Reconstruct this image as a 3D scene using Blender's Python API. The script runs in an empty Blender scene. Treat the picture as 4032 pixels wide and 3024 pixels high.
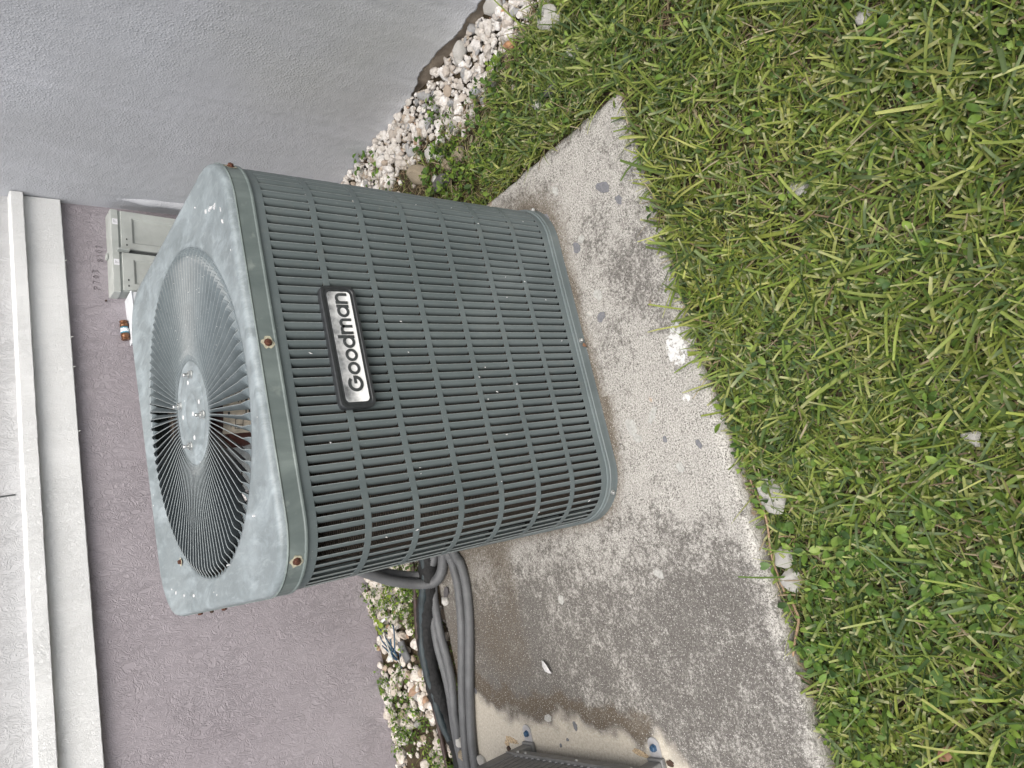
import bpy, bmesh, math, random
import numpy as np
from mathutils import Vector, Matrix, noise as mnoise

random.seed(7)
rng = np.random.default_rng(7)
scene = bpy.context.scene
COL = scene.collection

# ------------------------------------------------------------------ camera
cy, sy = math.cos(-0.26454), math.sin(-0.26454)
pitch, roll = 0.69855, -0.05606
fwd = Vector((-sy * math.cos(pitch), cy * math.cos(pitch), -math.sin(pitch)))
rgt = Vector((cy, sy, 0.0))
upv = rgt.cross(fwd)
r_ = rgt * math.cos(roll) + upv * math.sin(roll)
u_ = -rgt * math.sin(roll) + upv * math.cos(roll)
cam_d = bpy.data.cameras.new("camera")
cam = bpy.data.objects.new("camera", cam_d)
COL.objects.link(cam)
# the phone was held on its side: picture-right is the way down, picture-up is the way right
m = Matrix((-u_, r_, -fwd)).transposed().to_4x4()
m.translation = Vector((-0.35428, -1.38998, 1.12021))
cam.matrix_world = m
cam_d.sensor_fit = 'HORIZONTAL'
cam_d.sensor_width = 36.0
cam_d.lens = 2776.38 / 4032 * 36.0
cam_d.clip_start = 0.02
cam_d.clip_end = 200
scene.camera = cam

# ------------------------------------------------------------------ world, sun, exposure
SUN_EL, SUN_AZ = math.radians(60), math.radians(192)
world = bpy.data.worlds.new("World")
scene.world = world
world.use_nodes = True
wn = world.node_tree.nodes
wl = world.node_tree.links
wn.clear()
sky = wn.new('ShaderNodeTexSky')
sky.sky_type = 'NISHITA'
sky.sun_disc = False
sky.sun_elevation = SUN_EL
sky.sun_rotation = SUN_AZ
sky.air_density = 1.0
sky.dust_density = 6.0
sky.ozone_density = 0.6
hs = wn.new('ShaderNodeHueSaturation')
hs.inputs['Saturation'].default_value = 0.52
bg = wn.new('ShaderNodeBackground')
bg.inputs['Strength'].default_value = 0.15
wo = wn.new('ShaderNodeOutputWorld')
wl.new(sky.outputs[0], hs.inputs['Color'])
wl.new(hs.outputs[0], bg.inputs[0])
wl.new(bg.outputs[0], wo.inputs[0])
sl = bpy.data.lights.new("sun", 'SUN')
sl.energy = 1.1
sl.angle = math.radians(60)
sl.color = (1.0, 0.97, 0.92)
so = bpy.data.objects.new("sun", sl)
sdir = Vector((math.sin(SUN_AZ) * math.cos(SUN_EL), math.cos(SUN_AZ) * math.cos(SUN_EL), math.sin(SUN_EL)))
so.rotation_euler = (-sdir).to_track_quat('-Z', 'Y').to_euler()
so.location = (0, -3, 6)
COL.objects.link(so)
scene.view_settings.view_transform = 'Standard'
scene.view_settings.look = 'None'
scene.view_settings.gamma = 1.0
scene.view_settings.use_curve_mapping = False
scene.view_settings.exposure = 0.66
scene.render.engine = 'CYCLES'
scene.cycles.max_bounces = 6

GZ = -0.06      # ground level; the slab's top is z = 0
WX = 0.965      # face of the right wall
WY = 0.97       # face of the back wall


# ------------------------------------------------------------------ helpers: node materials
class N:
    def __init__(s, name, world=False):
        s.m = bpy.data.materials.new(name)
        s.m.use_nodes = True
        s.t = s.m.node_tree
        s.n = s.t.nodes
        s.l = s.t.links
        s.n.clear()
        s.out = s.n.new('ShaderNodeOutputMaterial')
        s.b = s.n.new('ShaderNodeBsdfPrincipled')
        s.l.new(s.b.outputs[0], s.out.inputs[0])
        s.tc = s.n.new('ShaderNodeTexCoord')
        s.vec = s.n.new('ShaderNodeNewGeometry').outputs['Position'] if world else s.tc.outputs['Object']

    def link(s, a, b):
        s.l.new(a, b)

    def mapping(s, scale=(1, 1, 1), src=None, rot=(0, 0, 0), loc=(0, 0, 0)):
        k = s.n.new('ShaderNodeMapping')
        k.inputs['Scale'].default_value = scale
        k.inputs['Rotation'].default_value = rot
        k.inputs['Location'].default_value = loc
        s.l.new(s.tc.outputs[src] if src else s.vec, k.inputs[0])
        return k.outputs[0]

    def noise(s, scale, detail=3, rough=.55, dist=0, vec=None):
        k = s.n.new('ShaderNodeTexNoise')
        k.inputs['Scale'].default_value = scale
        k.inputs['Detail'].default_value = detail
        k.inputs['Roughness'].default_value = rough
        k.inputs['Distortion'].default_value = dist
        s.l.new(vec if vec is not None else s.vec, k.inputs['Vector'])
        return k.outputs[0]

    def voro(s, scale, vec=None, feature='F1', out=0, rand=1):
        k = s.n.new('ShaderNodeTexVoronoi')
        k.feature = feature
        k.inputs['Scale'].default_value = scale
        k.inputs['Randomness'].default_value = rand
        s.l.new(vec if vec is not None else s.vec, k.inputs['Vector'])
        return k.outputs[out]

    def ramp(s, fac, stops, interp='LINEAR'):
        k = s.n.new('ShaderNodeValToRGB')
        k.color_ramp.interpolation = interp
        e = k.color_ramp.elements
        while len(e) < len(stops):
            e.new(.5)
        for i, (p, c) in enumerate(stops):
            e[i].position = p
            if not hasattr(c, '__len__'):
                c = (c, c, c)
            e[i].color = (*c[:3], 1)
        s.l.new(fac, k.inputs[0])
        return k.outputs[0]

    def mix(s, fac, a, b, mode='MIX'):
        k = s.n.new('ShaderNodeMix')
        k.data_type = 'RGBA'
        k.blend_type = mode
        for v, i in ((fac, 0), (a, 6), (b, 7)):
            if hasattr(v, 'links'):
                s.l.new(v, k.inputs[i])
            elif i == 0:
                k.inputs[0].default_value = v
            else:
                k.inputs[i].default_value = (*v, 1)
        return k.outputs[2]

    def math(s, op, a, b=0., c=None):
        k = s.n.new('ShaderNodeMath')
        k.operation = op
        for i, v in enumerate((a, b) if c is None else (a, b, c)):
            if hasattr(v, 'links'):
                s.l.new(v, k.inputs[i])
            else:
                k.inputs[i].default_value = v
        return k.outputs[0]

    def attr(s, name, out=2):
        k = s.n.new('ShaderNodeAttribute')
        k.attribute_name = name
        return k.outputs[out]

    def bump(s, h, dist, strength=1., prev=None):
        k = s.n.new('ShaderNodeBump')
        k.inputs['Distance'].default_value = dist
        k.inputs['Strength'].default_value = strength
        s.l.new(h, k.inputs['Height'])
        if prev is not None:
            s.l.new(prev, k.inputs['Normal'])
        return k.outputs[0]

    def set(s, color=None, rough=None, metal=None, normal=None, spec=None):
        for nm, v in (('Base Color', color), ('Roughness', rough), ('Metallic', metal), ('Normal', normal),
                      ('Specular IOR Level', spec)):
            if v is None:
                continue
            if hasattr(v, 'links'):
                s.l.new(v, s.b.inputs[nm])
            elif nm == 'Base Color':
                s.b.inputs[nm].default_value = (*v, 1)
            else:
                s.b.inputs[nm].default_value = v
        return s.m


def simple(name, color, rough=.5, metal=0., var=.15, scale=60, bump=0.):
    k = N(name, True)
    n = k.noise(scale, 4)
    lo = tuple(c * (1 - var) for c in color)
    hi = tuple(min(1, c * (1 + var)) for c in color)
    col = k.ramp(n, [(.3, lo), (.7, hi)])
    nm = k.bump(k.noise(scale * 3, 3), bump) if bump else None
    return k.set(col, rough, metal, nm)


M = {}
# smooth grey stucco, right wall
k = N('stucco_smooth')
big = k.noise(2.3, 4, .55, .6)
mid = k.noise(9, 4, .6, 1.0, k.mapping((1, 1, .35)))
c = k.ramp(big, [(.3, (.475, .488, .512)), (.5, (.515, .53, .56)), (.7, (.555, .572, .61))])
c = k.mix(k.ramp(mid, [(.55, 0), (.8, .55)]), c, (.60, .61, .65))
c = k.mix(k.ramp(k.noise(1.7, 2), [(.5, 0), (.75, .5)]), c, (.49, .50, .485))
grain = k.noise(260, 2, .6)
vs = k.voro(150)
h = k.math('MULTIPLY', k.ramp(vs, [(.0, 1.), (.55, 0.)]), k.ramp(k.noise(5, 3), [(.35, .25), (.65, 1.)]))
nm = k.bump(grain, .0014, .8)
nm = k.bump(h, .0014, .7, nm)
nm = k.bump(k.noise(28, 3), .004, .5, nm)
M['stucco_smooth'] = k.set(c, .85, 0, nm, .25)

# trowelled mauve stucco, back wall
def swirl(name, c0, c1, dist, sc=42):
    k = N(name)
    warp = k.noise(5.5, 3, .5)
    n1 = k.noise(sc, 3, .55, 2.2, k.mapping((1, 1, .62), rot=(0, .6, 0)))
    ridge = k.ramp(n1, [(.40, 0), (.49, 1), (.56, .2), (.64, .75), (.72, .1)])
    amp = k.ramp(warp, [(.3, .35), (.65, 1.)])
    h = k.math('MULTIPLY', ridge, amp)
    c = k.mix(k.ramp(k.noise(3, 4), [(.3, 0), (.7, 1)]), c0, c1)
    nm = k.bump(h, dist, .8)
    nm = k.bump(k.noise(300, 2), .0006, .6, nm)
    return k.set(c, .85, 0, nm, .2)
M['stucco_mauve'] = swirl('stucco_mauve', (.315, .288, .310), (.365, .338, .362), .0024)
M['stucco_upper'] = swirl('stucco_upper', (.46, .465, .475), (.52, .525, .53), .0022)
M['stucco_white'] = swirl('stucco_white', (.74, .755, .75), (.80, .815, .81), .0014, 110)
M['foundation'] = simple('foundation_concrete', (.34, .285, .225), .9, 0, .35, 25, .003)
M['lump'] = M['stucco_smooth']

# painted sheet metal of the cabinet
k = N('cabinet_paint', True)
n = k.noise(7, 5, .6, .8, k.mapping((1, 1, .5)))
c = k.ramp(n, [(.3, (.092, .114, .118)), (.6, (.118, .143, .147)), (.8, (.148, .174, .177))])
c = k.mix(k.ramp(k.noise(420, 2), [(.70, 0), (.76, .5)]), c, (.35, .36, .34))
dust = k.ramp(k.noise(30, 4), [(.55, 0), (.8, .25)])
c = k.mix(dust, c, (.19, .19, .17))
M['paint'] = k.set(c, k.ramp(n, [(.3, .42), (.8, .6)]), 0, k.bump(k.noise(500, 2), .0003, .4), .4)

# chalky oxidised paint of the lid
k = N('lid_paint')
st = k.noise(19, 6, .72, .7, k.mapping((1.0, .5, 1), rot=(0, 0, .5)))
blot = k.noise(5.5, 4, .6, .8)
c = k.ramp(blot, [(.3, (.150, .178, .188)), (.55, (.185, .216, .227)), (.75, (.225, .258, .270))])
c = k.mix(k.ramp(st, [(.47, 0), (.66, .65)]), c, (.310, .358, .380))
c = k.mix(k.ramp(k.noise(75, 4, .7, .8, k.mapping((1, .3, 1), rot=(0, 0, .9))), [(.52, 0), (.72, .45)]), c, (.33, .375, .395))
c = k.mix(k.ramp(k.noise(34, 4, .65, .5, k.mapping((1, .4, 1), rot=(0, 0, -.3))), [(.54, 0), (.70, .55)]), c, (.115, .138, .144))
spk = k.voro(60)
sel = k.noise(20, 2)
spot = k.math('MULTIPLY', k.ramp(spk, [(.07, 1), (.10, 0)]), k.ramp(sel, [(.64, 0), (.66, 1)]))
c = k.mix(spot, c, (.8, .8, .78))
M['lid'] = k.set(c, k.ramp(st, [(.4, .42), (.65, .62)]), 0, k.bump(k.noise(90, 3), .0005, .5), .5)

k = N('skirt_paint')
st = k.noise(14, 4, .6, 1., k.mapping((1, 1, .5)))
c = k.ramp(st, [(.3, (.095, .120, .118)), (.55, (.135, .165, .160)), (.75, (.19, .228, .218))])
c = k.mix(k.ramp(k.noise(40, 3), [(.6, 0), (.75, .4)]), c, (.33, .37, .34))
M['skirt'] = k.set(c, .5, 0, k.bump(k.noise(120, 3), .0004, .5), .5)

k = N('guard_paint', True)
st = k.noise(22, 4, .6, .7)
c = k.ramp(st, [(.3, (.085, .106, .114)), (.7, (.125, .152, .162))])
c = k.mix(k.ramp(k.noise(240, 2), [(.68, 0), (.74, .6)]), c, (.45, .47, .46))
M['guard'] = k.set(c, .45, 0, None, .5)

M['guard_edge'] = simple('guard_raw_edge_highlight', (.19, .215, .22), .5, 0, .25, 200)  # pale raw vane edges, plus a highlight painted along each upper edge
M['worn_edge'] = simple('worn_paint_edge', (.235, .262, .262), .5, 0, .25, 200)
M['rust'] = simple('rusty_steel', (.085, .032, .018), .8, .2, .5, 300, .001)
M['steel'] = simple('galvanised_steel', (.55, .56, .55), .35, .9, .25, 200)
M['halo'] = simple('rust_halo', (.42, .40, .30), .8, 0, .3, 200)
M['black_plastic'] = simple('black_plastic', (.028, .031, .034), .45, 0, .25, 90)
k = N('badge_foil')
n = k.noise(38, 5, .7, .6, k.mapping((1, 1, 1.6)))
c = k.ramp(n, [(.30, (.045, .05, .055)), (.42, (.30, .32, .33)), (.52, (.83, .84, .84))])
g = k.n.new('ShaderNodeSeparateXYZ')
k.link(k.tc.outputs['Object'], g.inputs[0])
worn = k.math('ADD', k.math('MULTIPLY', g.outputs[2], 22.), k.math('MULTIPLY', k.noise(70, 4), 1.0))
c = k.mix(k.ramp(worn, [(.25, 0), (.95, .9)]), (.86, .87, .87), k.ramp(k.noise(55, 5, .7), [(.36, (.035, .04, .045)), (.62, (.17, .185, .195)), (.72, (.7, .71, .71))]))
M['foil'] = k.set(c, .38, .0, None, .5)
M['letter'] = simple('letter_grey', (.045, .05, .052), .5, 0, .3, 160)
k = N('coil_fins')
wv = k.n.new('ShaderNodeTexWave')
wv.inputs['Scale'].default_value = 95
wv.inputs['Distortion'].default_value = 1.5
wv.bands_direction = 'Z'
k.link(k.tc.outputs['Object'], wv.inputs[0])
c = k.ramp(wv.outputs[0], [(.2, (.035, .027, .021)), (.8, (.13, .105, .085))])
M['coil'] = k.set(c, .6, .3, k.bump(wv.outputs[0], .003, 1.))
M['motor'] = simple('motor_brown', (.062, .020, .014), .6, 0, .5, 40)
M['fanblade'] = simple('fan_grey', (.13, .145, .15), .6, 0, .25, 40)
M['paper'] = simple('paper_label', (.58, .52, .42), .8, 0, .25, 60)
M['ink'] = simple('label_ink', (.05, .05, .05), .7, 0, .2, 60)
M['dark'] = simple('dark_interior', (.015, .015, .015), .9, 0, .2, 20)

# weathered concrete, with painted-on stain masks carried by the slab's own mesh
k = N('weathered_concrete')
B, Mo, Cl, Wh, Or = (k.attr(a) for a in ('biofilm', 'moss', 'clean', 'paint', 'lichen'))
f1 = k.noise(330, 2, .6)
f2 = k.noise(120, 3, .6)
f3 = k.noise(42, 3, .6)
blot = k.noise(14, 4, .6)
f0 = k.noise(150, 6, .74)
base = k.ramp(f1, [(.30, (.23, .222, .202)), (.47, (.375, .365, .338)), (.62, (.52, .51, .475))])
base = k.mix(k.ramp(blot, [(.35, .35), (.7, 0)]), base, (.30, .29, .27))
v = k.math('MULTIPLY', k.math('SUBTRACT', f0, .5), 6.0)
v = k.math('ADD', v, k.math('MULTIPLY', k.math('SUBTRACT', f3, .5), 3.0))
v = k.math('ADD', v, k.math('MULTIPLY', k.math('SUBTRACT', blot, .5), 1.9))
v = k.math('ADD', v, k.math('MULTIPLY', k.math('SUBTRACT', B, .46), 1.55))
dm = k.ramp(k.math('ADD', v, .5), [(.0, 0), (1.0, 1)])
dark = k.ramp(f2, [(.3, (.068, .063, .058)), (.7, (.130, .122, .112))])
c = k.mix(k.math('MULTIPLY', dm, .90), base, dark)
pep = k.ramp(k.noise(310, 3, .7), [(.40, 1.0), (.49, 0)])
pep = k.math('MULTIPLY', pep, k.ramp(k.noise(24, 3), [(.3, .45), (.6, 1)]))
c = k.mix(pep, c, (.075, .070, .062))
cleanc = k.ramp(f0, [(.3, (.36, .325, .265)), (.7, (.56, .525, .45))])
c = k.mix(Cl, c, cleanc)
mthr = k.ramp(k.math('MULTIPLY_ADD', k.math('SUBTRACT', k.math('ADD', k.math('MULTIPLY', f2, .5), k.math('ADD', k.math('MULTIPLY', f1, .35), k.math('MULTIPLY', Mo, .62))), .80), 2.9, .62), [(.1, 0), (1.0, .82)])
c = k.mix(mthr, c, k.ramp(f1, [(.3, (.065, .052, .038)), (.7, (.13, .105, .075))]))
oth = k.ramp(k.math('ADD', k.math('MULTIPLY', f3, .6), k.math('MULTIPLY', Or, .7)), [(.62, 0), (.80, .7)])
c = k.mix(oth, c, (.42, .245, .11))
wth = k.ramp(k.math('ADD', k.math('MULTIPLY', f2, .55), k.math('MULTIPLY', Wh, .75)), [(.70, 0), (.76, 1)])
c = k.mix(k.math('MULTIPLY', wth, k.ramp(k.noise(95, 4, .65), [(.42, 0), (.50, .95)])), c, (.60, .61, .605))
ltf = k.ramp(k.noise(300, 2, .6), [(.60, 0), (.67, .7)])
c = k.mix(ltf, c, (.58, .57, .54))
nm = k.bump(f1, .0016, .8)
nm = k.bump(f2, .002, .6, nm)
M['slab'] = k.set(c, .9, 0, nm, .2)
M['agg_dark'] = simple('blue_grey_aggregate', (.150, .152, .165), .85, 0, .25, 200, .0006)
M['agg_light'] = simple('pale_aggregate', (.36, .36, .34), .85, 0, .25, 200, .0006)

k = N('soil')
c = k.ramp(k.noise(40, 5, .65), [(.3, (.030, .024, .015)), (.55, (.065, .050, .032)), (.75, (.12, .092, .062))])
M['soil'] = k.set(c, .95, 0, k.bump(k.noise(120, 4), .006, 1.), .15)

def vcol(name, rough, trans=0., bump=None):
    k = N(name)
    a = k.attr('Col', 0)
    c = k.mix(k.ramp(k.noise(160, 3), [(.3, 0), (.7, .30)]), a, (.05, .06, .02), 'MIX') if trans else a
    if not trans:
        c = k.mix(k.ramp(k.noise(150, 4), [(.40, 0), (.72, .5)]), a, (.30, .255, .20))
    nm = k.bump(k.noise(bump[0], 4), bump[1], .9) if bump else None
    k.set(c, rough, 0, nm, .25)
    if trans:
        tr = k.n.new('ShaderNodeBsdfTranslucent')
        k.link(c, tr.inputs[0])
        mx = k.n.new('ShaderNodeMixShader')
        mx.inputs[0].default_value = trans
        k.link(k.b.outputs[0], mx.inputs[1])
        k.link(tr.outputs[0], mx.inputs[2])
        k.link(mx.outputs[0], k.out.inputs[0])
    return k.m
M['grass'] = vcol('grass_blade', .5, .33)
M['pebble'] = vcol('pebble_stone', .9, 0, (170, .0025))

k = N('white_limestone')
c = k.ramp(k.noise(45, 5, .65), [(.3, (.46, .41, .34)), (.44, (.74, .72, .67)), (.58, (.84, .83, .80))])
M['rock_white'] = k.set(c, .9, 0, k.bump(k.noise(130, 5), .004, 1.), .2)
k = N('tan_limestone')
c = k.ramp(k.noise(60, 5, .65), [(.3, (.25, .19, .12)), (.5, (.46, .39, .29)), (.7, (.58, .52, .42))])
M['rock_tan'] = k.set(c, .9, 0, k.bump(k.noise(150, 5), .004, 1.), .2)
M['rock_dark'] = simple('dark_slate', (.085, .08, .083), .8, 0, .2, 60, .002)
M['rock_grey'] = simple('grey_stone', (.30, .31, .32), .85, 0, .25, 60, .003)
M['rock_orange'] = simple('orange_stone', (.45, .24, .13), .85, 0, .3, 60, .003)
M['conduit'] = simple('grey_conduit_pvc', (.115, .120, .125), .55, 0, .15, 25)
M['foam'] = simple('black_foam', (.010, .0105, .011), .8, 0, .5, 30, .004)
M['wrap'] = simple('blue_grey_wrap', (.028, .041, .046), .6, 0, .45, 22, .003)
M['copper'] = simple('dull_copper', (.055, .036, .032), .6, .2, .35, 60)
M['boxgrey'] = simple('faded_grey_box', (.40, .425, .405), .65, 0, .14, 14, .0008)
M['boxgrey2'] = simple('faded_grey_recess', (.335, .36, .345), .65, 0, .2, 10)
M['boxdark'] = simple('box_gap', (.05, .055, .055), .8, 0, .2, 30)
M['boxwhite'] = simple('white_enamel', (.66, .69, .72), .5, 0, .06, 20)
M['sticker'] = simple('white_sticker', (.74, .75, .78), .6, 0, .05, 60)
M['fusebrown'] = simple('fuse_copper', (.16, .075, .035), .35, .5, .35, 80)
M['fusewhite'] = simple('fuse_band_white', (.72, .78, .80), .5, 0, .1, 90)
M['fuseblue'] = simple('fuse_band_blue', (.06, .22, .30), .5, 0, .2, 90)
M['unit2'] = simple('dark_grey_cabinet', (.165, .167, .165), .45, .1, .18, 50, .0005)
M['unit2foot'] = simple('zinc_foot', (.40, .40, .41), .5, .4, .15, 60)
M['bluebolt'] = simple('blue_bolt_head', (.022, .062, .12), .55, 0, .4, 150)
M['bluewire'] = simple('blue_wire', (.02, .065, .12), .5, 0, .3, 60)
M['whitewire'] = simple('white_wire', (.55, .56, .52), .5, 0, .2, 60)
M['twig'] = simple('dry_twig', (.27, .185, .115), .85, 0, .35, 90, .001)
M['dryleaf'] = simple('dry_leaf', (.17, .09, .05), .7, 0, .4, 60, .001)
M['chip'] = simple('white_flake', (.62, .62, .62), .6, 0, .2, 150)
M['fluff'] = simple('grey_fluff', (.36, .35, .35), .95, 0, .3, 80, .002)
M['pencil'] = simple('pencil_grey', (.17, .15, .165), .9, 0, .2, 100)
M['orange_rust'] = simple('rust_stain', (.40, .31, .20), .9, 0, .6, 260, .001)
M['rustdark'] = simple('rust_hole', (.05, .03, .02), .9, 0, .4, 160)


# ------------------------------------------------------------------ helpers: meshes and objects
class MB:
    def __init__(s):
        s.v, s.f, s.sm = [], [], []

    def add(s, verts, faces, smooth=False):
        o = len(s.v)
        s.v += [tuple(p) for p in verts]
        s.f += [tuple(i + o for i in f) for f in faces]
        s.sm += [smooth] * len(faces)
        return s

    def box(s, x0, x1, y0, y1, z0, z1, mat=None):
        vs = [Vector((x, y, z)) for x in (x0, x1) for y in (y0, y1) for z in (z0, z1)]
        if mat is not None:
            vs = [mat @ p for p in vs]
        return s.add(vs, [(0, 1, 3, 2), (4, 6, 7, 5), (0, 4, 5, 1), (2, 3, 7, 6), (0, 2, 6, 4), (1, 5, 7, 3)])

    def tube(s, pts, rad, n=10, closed_ends=True, smooth=True, squash=1.):
        pts = [Vector(p) for p in pts]
        prev = None
        rings = []
        for i, p in enumerate(pts):
            d = (pts[min(i + 1, len(pts) - 1)] - pts[max(i - 1, 0)]).normalized()
            if prev is None:
                a = Vector((0, 0, 1)) if abs(d.z) < .9 else Vector((1, 0, 0))
                x = d.cross(a).normalized()
            else:
                x = (prev - d * prev.dot(d)).normalized()
            prev = x
            y = d.cross(x)
            r = rad(i) if callable(rad) else rad
            rings.append([p + (x * math.cos(t) + y * math.sin(t) * squash) * r for t in
                          [2 * math.pi * j / n for j in range(n)]])
        vs = [q for r in rings for q in r]
        fs = []
        for i in range(len(rings) - 1):
            for j in range(n):
                k2 = (j + 1) % n
                fs.append((i * n + j, i * n + k2, (i + 1) * n + k2, (i + 1) * n + j))
        s.add(vs, fs, smooth)
        if closed_ends:
            s.add(rings[0], [tuple(range(n))[::-1]])
            s.add(rings[-1], [tuple(range(n))])
        return s

    def lathe(s, prof, n=24, smooth=False, origin=(0, 0, 0), mat=None):
        vs = []
        for r, z in prof:
            for j in range(n):
                t = 2 * math.pi * j / n
                p = Vector((origin[0] + r * math.cos(t), origin[1] + r * math.sin(t), origin[2] + z))
                vs.append(mat @ p if mat is not None else p)
        fs = []
        for i in range(len(prof) - 1):
            for j in range(n):
                k2 = (j + 1) % n
                fs.append((i * n + j, i * n + k2, (i + 1) * n + k2, (i + 1) * n + j))
        fs.append(tuple(range(n))[::-1])
        fs.append(tuple((len(prof) - 1) * n + j for j in range(n)))
        return s.add(vs, fs, smooth)

    def mesh(s, name, mat):
        me = bpy.data.meshes.new(name)
        me.from_pydata(s.v, [], s.f)
        me.polygons.foreach_set('use_smooth', s.sm)
        if mat is not None:
            me.materials.append(mat)
        me.update()
        return me

    def obj(s, name, mat, parent=None, bevel=0.):
        return link(name, s.mesh(name, mat), parent, bevel)


def link(name, me, parent=None, bevel=0.):
    o = bpy.data.objects.new(name, me)
    COL.objects.link(o)
    if parent is not None:
        o.parent = parent
    if bevel:
        b = o.modifiers.new('bevel', 'BEVEL')
        b.width = bevel
        b.segments = 2
        b.limit_method = 'ANGLE'
        b.angle_limit = math.radians(40)
    return o


def tag(o, label=None, cat=None, group=None, kind=None):
    for kk, v in (('label', label), ('category', cat), ('group', group), ('kind', kind)):
        if v:
            o[kk] = v
    return o


def thing(name, label, cat, loc=(0, 0, 0), rot=(0, 0, 0), group=None):
    o = bpy.data.objects.new(name, None)
    o.empty_display_size = .05
    o.location = loc
    o.rotation_euler = rot
    COL.objects.link(o)
    return tag(o, label, cat, group)


def npmesh(name, verts, quads, mat, col=None, smooth=True, attrs=None):
    """fast mesh from numpy arrays; quads (or tris) share one vertex count"""
    me = bpy.data.meshes.new(name)
    verts = np.ascontiguousarray(verts, dtype=np.float32)
    quads = np.ascontiguousarray(quads, dtype=np.int32)
    nf, kf = quads.shape
    me.vertices.add(len(verts))
    me.vertices.foreach_set('co', verts.ravel())
    me.loops.add(nf * kf)
    me.loops.foreach_set('vertex_index', quads.ravel())
    me.polygons.add(nf)
    me.polygons.foreach_set('loop_start', np.arange(0, nf * kf, kf, dtype=np.int32))
    try:
        me.polygons.foreach_set('loop_total', np.full(nf, kf, dtype=np.int32))
    except Exception:
        pass
    me.polygons.foreach_set('use_smooth', np.full(nf, smooth, dtype=bool))
    if col is not None:
        a = me.color_attributes.new('Col', 'FLOAT_COLOR', 'POINT')
        a.data.foreach_set('color', np.ascontiguousarray(
            np.concatenate([col, np.ones((len(col), 1))], 1), dtype=np.float32).ravel())
    for nme, arr in (attrs or {}).items():
        a = me.attributes.new(nme, 'FLOAT', 'POINT')
        a.data.foreach_set('value', np.ascontiguousarray(arr, dtype=np.float32))
    me.materials.append(mat)
    me.update()
    me.validate()
    return me


def catmull(pts, step=.01):
    pts = [Vector(p) for p in pts]
    P = [pts[0] * 2 - pts[1]] + pts + [pts[-1] * 2 - pts[-2]]
    out = []
    for i in range(1, len(P) - 2):
        a, b, c_, d = P[i - 1:i + 3]
        n = max(2, int((c_ - b).length / step))
        for j in range(n):
            t = j / n
            out.append(.5 * ((2 * b) + (c_ - a) * t + (2 * a - 5 * b + 4 * c_ - d) * t * t + (3 * b - a - 3 * c_ + d) * t ** 3))
    out.append(pts[-1])
    return out


def vnoise(x, y, scale, seed=0, octaves=3):
    """value noise on arrays, about 0..1"""
    x = np.asarray(x, float) * scale
    y = np.asarray(y, float) * scale
    tot = np.zeros(np.broadcast(x, y).shape)
    amp, s = 1., 0.
    for o in range(octaves):
        r = np.random.default_rng(seed * 101 + o)
        g = r.random((64, 64))
        xi, yi = np.floor(x).astype(int), np.floor(y).astype(int)
        fx, fy = x - xi, y - yi
        fx, fy = fx * fx * (3 - 2 * fx), fy * fy * (3 - 2 * fy)
        a = g[xi % 64, yi % 64]; b = g[(xi + 1) % 64, yi % 64]
        c_ = g[xi % 64, (yi + 1) % 64]; d = g[(xi + 1) % 64, (yi + 1) % 64]
        tot = tot + amp * ((a * (1 - fx) + b * fx) * (1 - fy) + (c_ * (1 - fx) + d * fx) * fy)
        s += amp
        amp *= .5
        x, y = x * 2.03 + 7.1, y * 2.03 + 3.7
    return tot / s


# ================================================================== SETTING
def sm(a, b, t):
    t = np.clip((np.asarray(t, float) - a) / (b - a), 0, 1)
    return t * t * (3 - 2 * t)
def gz(x, y):
    """the lawn stands higher in front of the slab than the gravel behind it"""
    x = np.asarray(x, float); y = np.asarray(y, float)
    up_ = .048 * sm(.02, -.42, y) * sm(.86, .70, x)
    return GZ + up_ - .034 * sm(-.10, -.36, x) * sm(.02, -.42, y)
# ---- soil, one sheet to the horizon with a finer patch of relief in view
xs = np.concatenate([[-60, -20, -6, -3], np.linspace(-1.6, 1.3, 146), [3, 8, 25, 60]])
ys = np.concatenate([[-60, -20, -6, -3], np.linspace(-1.9, 1.0, 146), [3, 8, 25, 60]])
X, Y = np.meshgrid(xs, ys, indexing='ij')
Z = gz(X, Y) - .004 + .010 * (vnoise(X + 9, Y + 9, 9, 3) - .5) * ((np.abs(X) < 2) & (np.abs(Y) < 2))
nx, ny = len(xs), len(ys)
ii, jj = np.meshgrid(np.arange(nx - 1), np.arange(ny - 1), indexing='ij')
q = np.stack([ii * ny + jj, (ii + 1) * ny + jj, (ii + 1) * ny + jj + 1, ii * ny + jj + 1], -1).reshape(-1, 4)
tag(link('ground', npmesh('ground', np.stack([X, Y, Z], -1).reshape(-1, 3), q, M['soil'])), kind='structure',
    label='dark brown soil under the lawn and gravel')

# ---- the concrete slab
SX1, SY0, SY1, SX0 = .4595, -.6305, .43, -1.75      # right, front, back, left edges
YAW = .0117
def slabpt(x, y):           # slab frame -> world: it lies a little askew
    dx, dy = x - SX1, y - SY0
    return SX1 + dx * math.cos(YAW) - dy * math.sin(YAW), SY0 + dx * math.sin(YAW) + dy * math.cos(YAW)
gx = np.arange(SX0, SX1 + 1e-6, .0055)
gy = np.arange(SY0, SY1 + 1e-6, .0055)
gx[-1], gy[-1] = SX1, SY1
X, Y = np.meshgrid(gx, gy, indexing='ij')
nx, ny = X.shape
edge = np.minimum(np.minimum(SX1 - X, Y - SY0), np.minimum(SY1 - Y, X - SX0))
chip = np.clip(vnoise(X, Y, 40, 11) - .45, 0, 1) * .011
Zt = -np.where(edge < .011, (.011 - edge) ** 2 * 40, 0) - np.where(edge < .006, chip, 0) + (vnoise(X, Y, 60, 5) - .5) * .0012
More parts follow.
